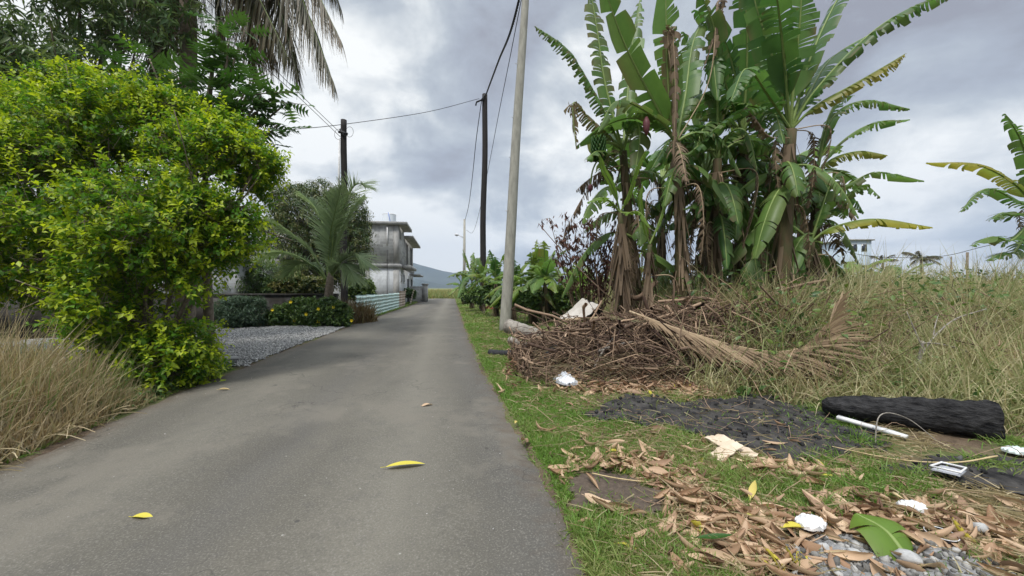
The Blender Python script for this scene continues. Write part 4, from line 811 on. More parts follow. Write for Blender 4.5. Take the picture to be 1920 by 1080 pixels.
# the row of small banana plants along the lane beyond the poles
ROW = [(885, 24, 500, 'first of the low banana row, beside the foot of the far street lamp'), (905, 21, 498, 'low banana plant directly behind the black pole right of the lane'), (930, 17, 495, 'low banana plant between the black pole and the pale leaning pole'),
       (962, 15, 490, 'low banana plant directly behind the pale leaning pole'), (1000, 13.5, 512, 'low banana plant just right of the pale leaning pole'), (1022, 12.8, 495, 'low banana plant with a torn leaf tip bent over, right of the pale pole'),
       (1060, 13.8, 505, 'low banana plant behind the folded cardboard on the brush heap'), (1100, 12.6, 535, 'short bright banana plant behind the withered bush'), (1140, 13.2, 538, 'short bright banana plant just left of the big clump'), (1175, 14, 530, 'short banana plant seen behind the leftmost big stem'), (870, 30, 515, 'farthest low banana plant at the bend of the lane')]
for i, (px, d, pyt, lb) in enumerate(ROW):
    t_ = P(px, pyt+22, d); L_ = rnd.uniform(1.3, 2.0); t_[2] *= rnd.uniform(.62, .92)
    o = thing('banana_plant', lb, 'banana plant', (t_[0], d, float(zt(t_[0], d))), 'row of low banana plants along the lane')
    stem(o, [(t_[0]+.03, d, float(zt(t_[0], d))-.05), (t_[0]-.03, d, t_[2]*.5), t_], .10, .06, skirt=2)
    for j in range(14):
        a = j*2.4+i; el = (.95, .35, -.25)[j % 3]+rnd.uniform(-.15, .15); h_ = math.sqrt(max(.1, 1-el*el)); l_ = L_*rnd.uniform(.75, 1.1)
        a += rnd.uniform(-.5, .5); e = t_+np.array([math.cos(a)*h_, math.sin(a)*h_, el-.15*rnd.random()])*l_; mid = t_+np.array([math.cos(a)*h_*.4, math.sin(a)*h_*.4, .40+.35*max(el, 0)])*l_
        ban_leaf(o, [t_, mid, e], rnd.uniform(.36, .56), rnd.uniform(.2, .9), rnd.random(), rnd.random()*.2, 0, M_ban2 if (i in (7, 8, 9, 4) or j % 4 == 0) else M_ban, n=20)
bush('bush', 'leafy undergrowth between the black pole and the pale pole', 'bush', [pb(925, 552, 17.5, 16), pb(940, 560, 17, 13), pb(900, 555, 19, 12), pb(880, 556, 21, 10)], 900, M_shrub, .22, T_oval, group='undergrowth along the banana row')
bush('bush', 'leafy undergrowth just right of the pale pole', 'bush', [pb(985, 562, 13.5, 17), pb(1010, 566, 13.2, 17), pb(1035, 562, 13.4, 15)], 900, M_shrub, .20, T_oval, group='undergrowth along the banana row')
bush('bush', 'leafy undergrowth behind the left end of the heap top', 'bush', [pb(1065, 560, 12.5, 17), pb(1095, 556, 12.5, 17), pb(1130, 552, 12.2, 17), pb(1165, 556, 12, 17)], 1100, M_shrub, .18, T_oval, young=1, group='undergrowth along the banana row')
for px, py, d, lb in ((1600, 500, 12, 'broad bright banana leaves poking above the weeds at right'), (1680, 505, 13, 'second tuft of banana leaves above the weeds, right of the brighter one'), (1745, 525, 16, 'low banana plant under the distant palm in the weeds')):
    t_ = P(px, py+25, d); o = thing('banana_plant', lb, 'banana plant', (t_[0], d, float(zt(t_[0], d))), 'low banana plants in the weeds'); stem(o, [(t_[0], d, float(zt(t_[0], d))), (t_[0], d, t_[2]*.7), t_], .1, .06, skirt=0)
    for j in range(7):
        a = j*2.4; e = t_+np.array([math.cos(a)*.9, math.sin(a)*.9, .1+.5*(j % 2)]); ban_leaf(o, [t_, (t_+e)/2+[0, 0, .35], e], .45, .2, .6, .05, 0, M_ban2 if px == 1600 else M_ban, n=18)
#VEG2
# ---------------------------------------------------------------- trees and bushes at mid left
mt = thing('mango_tree', 'round mango tree with brownish new leaves in front of the grey house', 'tree', (-9.2, 19, 0))
B = [pb(595, 420, 19, 62), pb(560, 390, 19, 45), pb(640, 400, 19.3, 45), pb(600, 370, 19.2, 32), pb(550, 450, 18.7, 45), pb(645, 450, 18.8, 42), pb(590, 490, 18.5, 50), pb(668, 430, 19.5, 22), pb(660, 480, 18.8, 26), pb(540, 370, 19, 24), pb(630, 510, 18.5, 28), pb(545, 505, 18.5, 30)]
q = MB(); wd = MB(); shoot_cloud(q, B, 6500, .4, 9, T_mango, .19, .5, .0, .25, .45, .35, wood=wd, whorl=True); q.build('foliage', M_mango, mt); limbs(wd, (-9.2, 19, 1.3), [b[:3] for b in B], .11, .02, .2); wd.build('branches', M_bark, mt)
q = MB(); q.tube([(-9.2, 19, -.1), (-9.25, 19, .7), (-9.2, 19, 1.5)], [.26, .2, .17], 10); q.build('trunk', M_bark, mt, True)
GB = 'low bushes along the wall by the gravel'
bush('flowering_bush', 'low bush with yellow trumpet flowers at the foot of the young palm', 'bush', [pb(590, 590, 13.2, 26), pb(615, 585, 13.1, 24), pb(635, 592, 13, 20), pb(565, 585, 13.4, 22), pb(600, 605, 12.9, 18), pb(640, 606, 12.9, 12), pb(570, 604, 13, 14)], 2600, M_shrub, .11, flowers=[(626, 577, 12.7), (598, 580, 12.6), (598, 604, 12.6), (553, 602, 12.8), (512, 582, 12.9), (546, 567, 12.9), (660, 602, 12.7), (575, 590, 12.6)], group=GB)
bush('bush', 'grey green bush on the left of the flowering one beside the gravel', 'bush', [pb(530, 597, 13.2, 20), pb(545, 590, 13.2, 18), pb(510, 605, 13, 14)], 800, M_shrub, .11, group=GB)
bush('bush', 'bluish green bush with long leaves against the dark wall', 'bush', [pb(450, 585, 12.6, 24), pb(440, 598, 12.4, 20), pb(470, 595, 12.5, 18), pb(480, 575, 12.8, 14), pb(425, 580, 12.6, 18)], 1500, leafmat('blue green leaf', (.04, .09, .05), (.10, .17, .10), (.16, .22, .12)), .13, T_mango, group=GB)
bush('bush', 'tall feathery green bush standing behind the dark wall left of the mango tree', 'bush', [pb(480, 540, 15.5, 26), pb(500, 520, 15.5, 28), pb(465, 500, 15.5, 22), pb(520, 545, 15.5, 22), pb(440, 540, 15, 24), pb(470, 465, 16, 18)], 2300, M_shrub, .13, T_mango, group=GB)
bush('bush', 'dark leafy bush between the mango tree trunk and the young palm', 'bush', [pb(545, 540, 15.5, 28), pb(570, 555, 15.3, 20), pb(590, 545, 15.4, 22)], 1500, M_mango, .15, T_oval, group=GB)
bush('bush', 'light green bush behind the teal sheet fence, below the house windows', 'bush', [pb(680, 540, 18, 16), pb(665, 545, 17.5, 18), pb(690, 548, 18, 12), pb(655, 530, 18, 10)], 900, M_shrub, .14, T_oval, young=1, group=GB)
bush('bush', 'small clump of leaves by the leaning sheets next to the gate pillar', 'bush', [pb(765, 550, 30, 6), pb(772, 552, 31, 6)], 160, M_shrub, .2, group=GB)
# withered brush right at the black pole
q = MB(); n = 2600; p0 = P(665, 606, 14.6); b_ = np.stack([p0[0]+R.normal(0, .28, n), 14.6+R.normal(0, .3, n), 0*R.random(n)], -1)
ribbons(q, b_, unit(np.stack([R.normal(0, .3, n), R.normal(0, .3, n), 1+0*b_[:, 0]], -1)), R.uniform(.5, 1.25, n), .025, R.uniform(.1, .7, n), 4, np.stack([R.random(n), np.clip(R.normal(.1, .3, n), 0, 1), 0*b_[:, 0]], -1))
tag(q.build('withered_shrub', leafmat('withered shrub blades', (.16, .10, .05), (.34, .24, .12), (.10, .13, .04), .2), loc=(p0[0], 14.6, 0)), 'withered brown shrub between the left black pole and the teal fence', 'shrub')
# ---------------------------------------------------------------- grasses
def blades(name, m, x, y, ln, wd, bend, spread, segs=3, dry=.15, label=None, cat='grass', green=None, gk=None, z=None, cg=None, lean=None, thg=False):
    n = len(x); z = zt(x, y)-.005 if z is None else z; b_ = np.stack([x, y, z], -1)
    d = np.stack([R.normal(0, spread, n), R.normal(0, spread, n), np.ones(n)], -1)
    if lean is not None: d += lean
    C = np.stack([R.random(n), np.clip(dry+R.normal(0, .3, n)+.7*(sm(x, y, .8, 9)-.5), 0, 1), 0*x], -1)
    q = MB(); ribbons(q, b_, unit(d), ln, wd, bend, segs, C, cg=cg)
    o = q.build(name, m, loc=(float(x.mean()), float(y.mean()), 0)) if thg else q.build(name, m)
    return tag(o, label, cat, None, None if thg else 'stuff')
def sm(x, y, k=1.0, s=0): return .5+.5*np.sin(x*2.3*k+s+1.7*np.sin(y*1.3*k+s))*np.sin(y*2.9*k-s+1.3*np.sin(x*1.9*k))
def clear(x, y): return ((wobin(x, y, BURN) | wobin(x, y, BURN2)) & (R.random(len(x)) < .93)) | (wobin(x, y, SOIL) & (R.random(len(x)) < .98)) | (wobin(x, y, ASH) & (R.random(len(x)) < .9))
# verge grass on the right
n = 420000; y = 1.3*(14/1.3)**R.random(n); s_ = R.random(n)**1.25*(.9+.62*y); x = xr(y)+.02+s_-.09*(R.random(n) < .06)
ok = ~clear(x, y); den = np.where(s_ < .5+.05*y, 1.0, .62)*np.where(s_ < .5+.03*y, .75+.4*sm(x, y, 1.6), .25+.9*sm(x, y, 1.6)); den *= np.where(heap(x, y) > .25, .05, 1)*np.where(s_ < .06, .35, 1)
LZ = [(G(1150, 880), .5, .12), (G(1300, 955), .28, .35), (G(1180, 905), .5, .10), (G(1390, 1000), .35, .25), (G(1250, 735), 1.3, .25), (G(1650, 985), .5, .2), (G(1430, 1060), .3, .2), (G(1800, 1000), .4, .3), (G(1480, 890), .45, .12)]
lz = np.zeros(n)
for (cx, cy), rx, ry_ in LZ: lz = np.maximum(lz, np.exp(-((x-cx)/rx)**2-((y-cy)/ry_)**2))
den *= 1-.85*lz; ok &= R.random(n) < den; x, y = x[ok], y[ok]
tall = sm(x, y, .9, 3); blades('verge_grass', M_gr, x, y, R.uniform(.03, .085, len(x))*(.7+.8*tall), np.clip(.0055*(.6+y*.22), .005, .022), R.uniform(.1, .7, len(x)), .6, 2, .18, 'short green grass carpeting the right verge of the lane')
# short dead grass and straw on the ground
n = 34000; y = 1.3*(13/1.3)**R.random(n); s_ = R.random(n)*(1+.75*y); x = xr(y)+.03+s_; ok = ~(clear(x, y) & (R.random(n) < .985)) & (R.random(n) < .25+.75*sm(x, y, 1.1, 5)) & (s_ > .12); x, y = x[ok], y[ok]; n = len(x)
q = MB(); a = R.uniform(0, 6.28, n); ribbons(q, np.stack([x, y, zt(x, y)+R.uniform(.004, .04, n)], -1), unit(np.stack([np.cos(a), np.sin(a), R.normal(.05, .2, n)], -1)), R.uniform(.04, .2, n), .004+.001*y, .1, 2, np.stack([R.random(n), R.random(n)*.3, 0*a], -1))
tag(q.build('straw', M_dry), 'pale dead grass stalks lying flat between the living grass', 'straw', kind='stuff')
n = 9000; y = 3.2+R.random(n)**1.2*7; x = 2.6+R.random(n)*(1.5+y*.9); k = (y > 4.3-(x-3)*.60) & (sm(x, y, .7, 11) > .5); x, y = x[k], y[k]; n = len(x); q = MB(); dr = unit(R.normal(size=(n, 3))*[1, 1, .5]); batch(q, T_oval[0], T_oval[1], np.stack([x, y, zt(x, y)+R.uniform(.15, .95, n)*ss(-.1, 1.2, y-(4.22-(x-3)*.60))], -1), frames(dr, np.array([0, 0, 1.])+R.normal(size=(n, 3))*.5), R.uniform(.05, .12, n), np.stack([R.random(n), R.random(n)**2, 0*x], -1))
tag(q.build('leafy_weeds', M_shrub), 'small leafy green weeds mixed into the grass of the bank', 'weeds', kind='stuff')
# bold tufts: broader, longer blades near the road corner and elsewhere
x = []; y = []
for px, py, k, r_ in ((1150, 1020, 500, .14), (1120, 1000, 200, .1), (1200, 1060, 400, .15), (1390, 900, 700, .22), (1100, 1060, 250, .1), (1570, 910, 500, .2), (1700, 900, 300, .2), (1450, 930, 400, .2), (1480, 740, 500, .3), (1560, 750, 300, .2), (1000, 740, 300, .3), (1640, 920, 400, .15), (1260, 1070, 300, .15), (1540, 775, 250, .12), (1850, 880, 300, .15), (1585, 800, 350, .12), (1530, 765, 350, .18), (1620, 835, 260, .12), (1690, 735, 350, .2), (1790, 735, 350, .2), (1890, 770, 400, .2), (1900, 840, 350, .15), (1540, 870, 260, .15), (1350, 905, 400, .2), (1060, 790, 300, .2)):
    gx_, gy_ = G(px, py); x.append(R.normal(gx_, r_*.7, k)); y.append(R.normal(gy_, r_*.5, k))
x = np.concatenate(x); y = np.concatenate(y); k = x > xr(y)+.03; x, y = x[k], y[k]; blades('grass_tufts', M_gr, x, y, R.uniform(.06, .19, len(x)), .006, R.uniform(.2, .9, len(x)), .7, 4, .08, 'longer broad green grass tufts sprouting through the short verge grass')
# weeds: dry and green tall grasses over the mound
def weeds(n, lab, dry, ln, wd, name, m, reg, seed):
    r_ = reg(n); x, y = r_; k = (heap(x, y) < .45) & (R.random(len(x)) < .35+.65*sm(x, y, .8, seed)); x, y = x[k], y[k]
    return blades(name, m, x, y, R.uniform(*ln, len(x))*(.55+.6*sm(x, y, .9, seed+2))*(.45+.55*ss(0, 1.2, y-(4.22-(x-3)*.60))), wd*(.8+.05*y), R.uniform(.1, 1.0, len(x)), .42, 5, dry, lab, cg=lambda t: .35*t**2)
def reg1(n):      # mound region right of the heap
    y = 2.8+R.random(n)**1.25*9.6; x = 2.2+R.random(n)*(2.5+y*1.05); edge = np.where(x < 3, 4.55, 4.22-(x-3)*.60); k = (y > np.maximum(edge, 2.75)) & (x-xr(y) > 2.5); return x[k], y[k]
weeds(75000, 'tall green and straw coloured weeds covering the bank at right', .50, (.8, 1.95), .012, 'tall_weeds', M_weed, reg1, 1)
weeds(42000, 'dry pale grass tangled through the weeds on the bank', .1, (.5, 1.35), .011, 'dry_weeds', M_dry, reg1, 4)
def reg2(n): y = 12+R.random(n)**1.2*22; x = 1+R.random(n)*(5+y*1.2); k = x-xr(y) > 5; return x[k], y[k]
weeds(26000, 'pale green grass field stretching away behind the bank', .3, (.8, 1.35), .03, 'field_grass', M_weed, reg2, 2)
def reg3(n): y = R.uniform(5.6, 8.6, n); x = R.uniform(.6, 5, n); return x, y
weeds(9000, 'dry grass at the foot of the big banana clump', .5, (.5, 1.2), .014, 'clump_grass', M_weed, reg3, 3)
x, y = R.normal(P(1345, 0, 6.4)[0], .38, 1500), R.normal(6.5, .3, 1500); blades('grass_clump', M_gr, x, y, R.uniform(.6, 1.2, 1500), .020, R.uniform(.3, 1.1, 1500), .5, 6, .0, 'dense clump of broad green grass before the banana trunks', thg=True)
x, y = R.normal(P(1465, 0, 5.8)[0], .42, 1100), R.normal(5.9, .25, 1100); blades('grass_clump', M_dry, x, y, R.uniform(.7, 1.6, 1100), .016, R.uniform(.2, 1.2, 1100), .4, 6, .1, 'pale dry reed like grass right of the green grass clump', thg=True)
x, y = R.uniform(3.6, 12, 4200), R.uniform(5.2, 9, 4200); k = sm(x, y, 1.2, 7) > .45; x, y = x[k], y[k]; n = len(x); blades('reeds', M_dry, x, y, R.uniform(.8, 1.7, n), .012, R.uniform(.1, .8, n), .3, 5, .15, 'pale tall seed stalks rising over the weeds at far right')
def reg5(n): y = R.uniform(2.6, 5.6, n); x = R.uniform(3.2, 6.8, n); k = y > 4.3-(x-3)*.60; return x[k], y[k]
weeds(12000, 'grey brown dead stems and leaves heaped on the bank at far right', .3, (.3, .9), .012, 'dead_stems', leafmat('dead stems', (.20, .15, .09), (.40, .33, .21), (.22, .24, .08), .25), reg5, 6)
# left verge: dry grass tussock, small weeds
x = R.uniform(-6.6, -3.6, 8500); y = R.uniform(2.3, 4.45, 8500); l_ = xl(y)-x; k = (l_ > .02) & (l_ < 2.3); x, y, l_ = x[k], y[k], l_[k]
x2 = np.concatenate([x, x+R.normal(0, .02, len(x))]); y2 = np.concatenate([y, y+R.normal(0, .02, len(x))]); l2 = xl(y2)-x2; k = l2 > .0; x2, y2, l2 = x2[k], y2[k], l2[k]
blades('dry_grass', M_dry, x2, y2, (.34+.72*ss(0, .6, l2))*R.uniform(.6, 1.15, len(x2))*(.65+.6*sm(x2, y2, 2.2, 1))*(1-.4*ss(4.0, 4.4, y2)), R.uniform(.005, .015, len(x2)), R.uniform(.02, .6, len(x2)), .30, 5, .22, 'tall tussock of dry straw grass at the left edge of the lane')
n = 520; y = R.uniform(2.2, 4.35, n); x = xl(y)-R.uniform(.05, .9, n); q = MB(); d = unit(np.stack([R.normal(.25, .7, n), R.normal(-.2, .7, n), R.uniform(.05, .9, n)], -1)); ribbons(q, np.stack([x, y, zt(x, y)+.02], -1), d, R.uniform(.2, .6, n), .009, R.uniform(.1, .6, n), 4, np.stack([R.uniform(.5, 1, n), 0*x, 0*x], -1), taper=.5)
tag(q.build('bent_straw', M_dry), 'pale bent straws leaning out of the tussock over the asphalt', 'straw', kind='stuff')
x = R.uniform(-6.5, -3.8, 2500); y = R.uniform(3, 4.9, 2500); k = xl(y)-x > .25; x, y = x[k], y[k]; blades('green_grass', M_weed, x, y, R.uniform(.4, .95, len(x)), .010, R.uniform(.1, .6, len(x)), .3, 5, .05, 'green blades growing up through the dry tussock')
n = 9000; y = R.uniform(2.2, 14, n); x = xl(y)-.03-R.random(n)**2*.9; k = (y < 6.2) | (y > 13); blades('left_verge_grass', M_gr, x[k], y[k], R.uniform(.03, .12, k.sum()), .008, .5, .6, 2, .3, 'thin grass fringe along the left edge of the lane')
n = 14000; y = R.uniform(14, 44, n); x = xl(y)-.05-R.random(n)*1.2*np.where(y > 30, 2.2, .25); blades('left_verge_grass', M_gr, x, y, R.uniform(.08, .3, n), .03, .5, .5, 2, .2, 'grass fringe below the teal fence and gate pillar')
n = 30000; y = R.uniform(12, 44, n); x = xr(y)+.05+R.random(n)*4; blades('far_verge_grass', M_gr, x, y, R.uniform(.06, .22, n), .03, .5, .6, 2, .3, 'rough grass on the right verge by the banana row')
n = 42000; y = 47+R.random(n)**1.4*90; x = (R.random(n)-.62)*(20+y*.9); blades('cane_field', leafmat('cane leaf', (.14, .20, .05), (.25, .29, .10), (.42, .34, .16), .4, .6), x, y, R.uniform(.9, 1.5, n)*np.where(y < 60, .8, 1.1), .10, R.uniform(.1, .8, n), .35, 4, .25+.45*ss(62, 100, y), 'far field of cane, green in front and straw coloured behind, at the lane end')
BE = leaf_tmpl(.5, .2, .1, 2)
n = 2600; y = R.uniform(3.8, 6.3, n); x = xl(y)-.05-R.random(n)*.45; q = MB(); dr = unit(R.normal(size=(n, 3))*[1, 1, .4]); batch(q, BE[0], BE[1], np.stack([x, y, zt(x, y)+R.uniform(.01, .13, n)], -1), frames(dr, np.array([0, 0, 1.])+R.normal(size=(n, 3))*.4), R.uniform(.03, .07, n), np.stack([R.random(n), R.random(n)*.3, 0*x], -1))
tag(q.build('ground_cover', M_shrub), 'small leafy weeds creeping out below the yellow green bush', 'weeds', kind='stuff')
# ---------------------------------------------------------------- fallen leaves
def curled(seed, w=.38):
    r = np.random.default_rng(seed); n, m = 7, 5; t = np.linspace(0, 1, n); u = np.linspace(-1, 1, m); V = []
    ca, cb, tw = r.uniform(.7, 2.7), r.uniform(-1.0, 1.6), r.uniform(-1.6, 1.6)
    for a in t:
        ww = w*.5*math.sin(math.pi*min(1, a*.9+.06))**.8; an = tw*(a-.5)
        for b_ in u:
            th = b_*ca; xx = ww*math.sin(th)/max(ca, .3)*1.2; zz = ww*(1-math.cos(th))/max(ca, .3)*1.2; x_, z_ = xx*math.cos(an)-zz*math.sin(an), xx*math.sin(an)+zz*math.cos(an)
            V.append([x_, a, z_+cb*(a-.5)**2*.6])
    return np.array(V), grid_faces(n, m).tolist()
CT = [curled(i, .3+.03*(i % 5)) for i in range(12)]
def litter(q, x, y, sc, z=None, flat_=.35, dark=.3, yel=.012):
    ids = R.integers(0, 12, len(x))
    for i in range(12):
        k = np.where(ids == i)[0]; n = len(k)
        if not n: continue
        a = R.uniform(0, 6.283, n); dr = np.stack([np.cos(a), np.sin(a), R.normal(0, flat_*.6, n)], -1); up_ = np.array([0, 0, 1.])+R.normal(size=(n, 3))*flat_
        up_ *= np.where(R.random(n) < .3, -1, 1)[:, None]
        zz_ = zt(x[k], y[k])+.008 if z is None else z[k]
        batch(q, CT[i][0]-[0, .5, 0], CT[i][1], np.stack([x[k], y[k], zz_+sc[k]*.09], -1), frames(unit(dr), up_), sc[k], np.stack([R.random(n), (R.random(n) < dark)*R.random(n), (R.random(n) < yel)*1.], -1))
q = MB(); xs = []; ys = []
for (c, rx, ry_), n in zip(LZ, (200, 250, 200, 110, 380, 220, 150, 220, 110)): xs.append(R.normal(c[0], rx*.55, n)); ys.append(R.normal(c[1], ry_*.6, n))
n = 420; yy = 1.5*(8/1.5)**R.random(n); xs.append(xr(yy)+.05+R.random(n)*(.6+.55*yy)); ys.append(yy); n = 500; xs.append(R.uniform(.3, 4.2, n)); ys.append(R.uniform(4.6, 5.3, n))
x = np.concatenate(xs); y = np.concatenate(ys); k = (x > xr(y)+.02) & ~(wobin(x, y, BURN) & (R.random(len(x)) < .93)) & ~wobin(x, y, SOIL); x, y = x[k], y[k]; sc = .035+.15*R.random(len(x))**1.4; litter(q, x, y, sc, None, .6, .4)
tag(q.build('leaf_litter', M_lit, smooth=True), 'drifts of curled tan fallen leaves on the right verge', 'leaf litter', kind='stuff')
# the larger single leaves, each its own object
def one_leaf(px, py, L_, ang, tm, col, label, group=None, up_=(0, 0, 1), dz=.012, tilt=0, m=None):
    gx_, gy_ = G(px, py); q = MB(); dr = np.array([[math.cos(ang), math.sin(ang), tilt]]); z = float(zt(gx_, gy_)) if gx_ > xr(gy_) else .03
    z = max(z, .03 if gx_ < xr(gy_) else z); batch(q, tm[0]-[0, .5, 0], tm[1], np.array([[gx_, gy_, z+dz]]), frames(unit(dr), np.array([up_], float)), [L_], np.array([col]))
    p = np.array([gx_, gy_, z+dz]); d = unit(dr)[0]; q.tube([p-d*L_*.48, p-d*L_*.62+[0, 0, .004]], .0018, 4, col)
    return tag(q.build('fallen_leaf', m or M_lit, loc=(gx_, gy_, z), smooth=True), label, 'leaf', group)
FL = leaf_tmpl(.24, .35, -.15, 8); FL2 = leaf_tmpl(.34, .8, .1, 8)
one_leaf(760, 886, .27, .30, leaf_tmpl(.22, .45, .1, 8), (.9, 0, 1), 'long yellow leaf lying on the asphalt, the largest one on the road', dz=.03, tilt=.05)
one_leaf(268, 985, .125, 0.0, FL2, (1, 0, 1), 'yellow curled leaf at the lower left of the road', dz=.012)
one_leaf(801, 767, .12, .5, CT[3], (.7, 0, 0), 'small tan curled leaf near the middle of the road', dz=.012); one_leaf(420, 737, .12, .5, FL2, (1, 0, .3), 'pale leaf on the asphalt by the yellow green bush', dz=.012)
one_leaf(1412, 948, .12, .7, leaf_tmpl(.34, .5, -.3, 8), (.9, 0, .7), 'half yellow half brown leaf standing up in the verge grass', tilt=.5, dz=.06); one_leaf(1152, 862, .11, .2, FL2, (.5, 0, 1), 'small bright yellow leaf among the tan leaves by the road', dz=.03)
one_leaf(1340, 1046, .17, -.1, FL, (.2, 0, 0), 'long green leaf on top of the brown leaves', dz=.07, m=M_dark); one_leaf(1490, 1022, .13, .1, FL2, (.4, .2, 1), 'dark yellow leaf under the yellow stalk', dz=.05); one_leaf(968, 802, .09, 1.3, FL2, (.9, 0, .6), 'pale greenish yellow leaf at the edge of the asphalt', dz=.02)
def leafzone(px, py):
    for c, t in ((py < 750, 'curled tan leaf on the grass between the heap and the lane'), (px < 1020, 'curled tan leaf at the very edge of the asphalt'), (px > 1800, 'curled tan leaf in the far lower right corner'), (px > 1620, 'curled tan leaf beside the torn green leaf and the foam lump'),
                 (px > 1530 and py > 980, 'curled tan leaf on the rubble left of the torn green leaf'), (px > 1430 and py < 920, 'curled tan leaf at the near side of the burnt ground'), (px > 1395, 'curled tan leaf by the start of the yellow green stalk'), (py > 1010, 'curled tan leaf in the nearest drift below the bare soil'),
                 (py > 935, 'curled tan leaf right beside or on the bare soil patch'), (py > 876, 'curled tan leaf in the drift just beyond the bare soil patch')):
        if c: return t
    return 'curled tan leaf in the grass near the small bright yellow leaf'
GL = 'large curled tan leaves on the verge'
for i, (px, py) in enumerate([(1080, 855), (1105, 850), (1075, 870), (1120, 872), (1150, 845), (1165, 850), (1215, 846), (1130, 880), (1180, 880), (1200, 868), (1225, 875), (1240, 880), (1260, 890), (1280, 893), (1215, 900), (1240, 905), (1250, 925), (1265, 935), (1280, 950), (1240, 950), (1290, 965), (1310, 972), (1195, 982), (1240, 1000), (1260, 1010), (1290, 1015), (1310, 1010), (1330, 1000), (1345, 1030), (1370, 1030), (1390, 1020), (1360, 1050), (1300, 1050), (1440, 1035), (1460, 1050), (1400, 1045), (1545, 990), (1560, 1000), (1580, 1005), (1640, 975), (1660, 985), (1680, 1000), (1700, 1020), (1880, 1020), (1900, 1030), (1920, 1045), (940, 735), (1090, 700 + 40), (1045, 735), (1010, 815), (985, 838), (1120, 950), (1135, 970), (1290, 850), (1450, 842), (1500, 900), (1520, 905), (1110, 912)]):
    one_leaf(px, py, rnd.uniform(.13, .20), rnd.uniform(0, 6.28), CT[i % 12], (rnd.uniform(.4, 1), rnd.random()*.2, 0), leafzone(px, py), GL, (rnd.gauss(0, .4), rnd.gauss(0, .4), rnd.choice((1, -1))), .035, rnd.gauss(0, .25))
# ---------------------------------------------------------------- brush heap
def heapz(x, y): return zt(x, y)
n = 3600; x = R.normal(HC[0], 1.25, n); y = R.normal(HC[1]-.12, .42, n); k = (x > -.15) & (y > 5.0-.0*x) & (y < 7.2); x, y = x[k], y[k]; n = len(x)
def twigs(x, y, L_, r, zoff, wig=.18, m=7, zd=.35, az=None):
    n = len(x); a = R.uniform(0, 6.283, n) if az is None else az; d = np.stack([np.cos(a), np.sin(a)*.6, R.normal(0, zd, n)], -1); t = np.linspace(-.5, .5, m)
    w1 = R.normal(size=(n, 3))*wig; w2 = R.normal(size=(n, 3))*wig*.4
    p = np.stack([x, y, zt(x, y)+zoff], -1)[:, None]+(d*L_[:, None])[:, None]*t[None, :, None]+w1[:, None]*(L_[:, None, None])*((.25-t**2)*3)[None, :, None]+w2[:, None]*L_[:, None, None]*np.sin(t*9)[None, :, None]
    lim = xr(p[..., 1])+.42; p[..., 0] = np.where(y[:, None] > 4.8, np.maximum(p[..., 0], lim+.25*(lim-p[..., 0]).clip(0, .6)), p[..., 0]); g_ = zt(p[..., 0], p[..., 1])+.01; p[..., 2] = np.maximum(p[..., 2], g_); return p
q = MB(); sticks(q, twigs(x, y, R.uniform(.25, 1.3, n), .01, R.uniform(.0, .32, n)*np.minimum(1, .3+heap(x, y)*1.2)), R.uniform(.003, .010, n), R.uniform(.001, .004, n), 4)
n = 260; x = R.normal(HC[0]-.1, 1.15, n); y = R.normal(HC[1]-.2, .38, n); k = (x > 0) & (y > 5.05) & (y < 6.9); x, y = x[k], y[k]; n = len(x)
sticks(q, twigs(x, y, R.uniform(.5, 1.7, n), .01, R.uniform(.02, .36, n)*np.minimum(1, .3+heap(x, y)*1.2), .13, 9), R.uniform(.010, .030, n), R.uniform(.004, .012, n), 6)
tag(q.build('brushwood', M_twig), 'tangled brown and grey twigs making up the brush heap', 'brushwood', kind='stuff')
q = MB(); n = 3400; x = R.normal(HC[0]-.1, 1.3, n); y = R.normal(HC[1]-.1, .45, n); k = (x > -.1) & (y > 4.9) & (y < 7.3); x, y = x[k], y[k]; litter(q, x, y, R.uniform(.05, .14, len(x)), zt(x, y)+R.uniform(.0, .18, len(x)), .9, .6, 0)
tag(q.build('heap_leaves', leafmat('heap leaf', (.12, .065, .04), (.36, .22, .13), (.06, .035, .025), .12, .8), smooth=True), 'rust brown dead leaves caught in the brush heap', 'leaf litter', kind='stuff')
q = MB(); n = 5200; x = R.uniform(-.1, 4.6, n); y = R.normal(5.75, .55, n); k = (y > 4.9); x, y = x[k], y[k]; n = len(x); a = R.uniform(-.5, .5, n)+np.where(R.random(n) < .5, 0, math.pi); ribbons(q, np.stack([x, y, zt(x, y)+R.uniform(.03, .28, n)], -1), unit(np.stack([np.cos(a), np.sin(a), R.normal(.0, .35, n)], -1)), R.uniform(.2, .9, n)*ss(-.3, 1.2, x-.3), .010, R.uniform(.1, .9, n), 5, np.stack([R.random(n), R.random(n)**2*.6, 0*a], -1))
tag(q.build('heap_straw', leafmat('heap straw', (.17, .12, .075), (.42, .33, .21), (.10, .12, .04), .2, .7)), 'dry straw and grass matted over the brush heap', 'straw', kind='stuff')
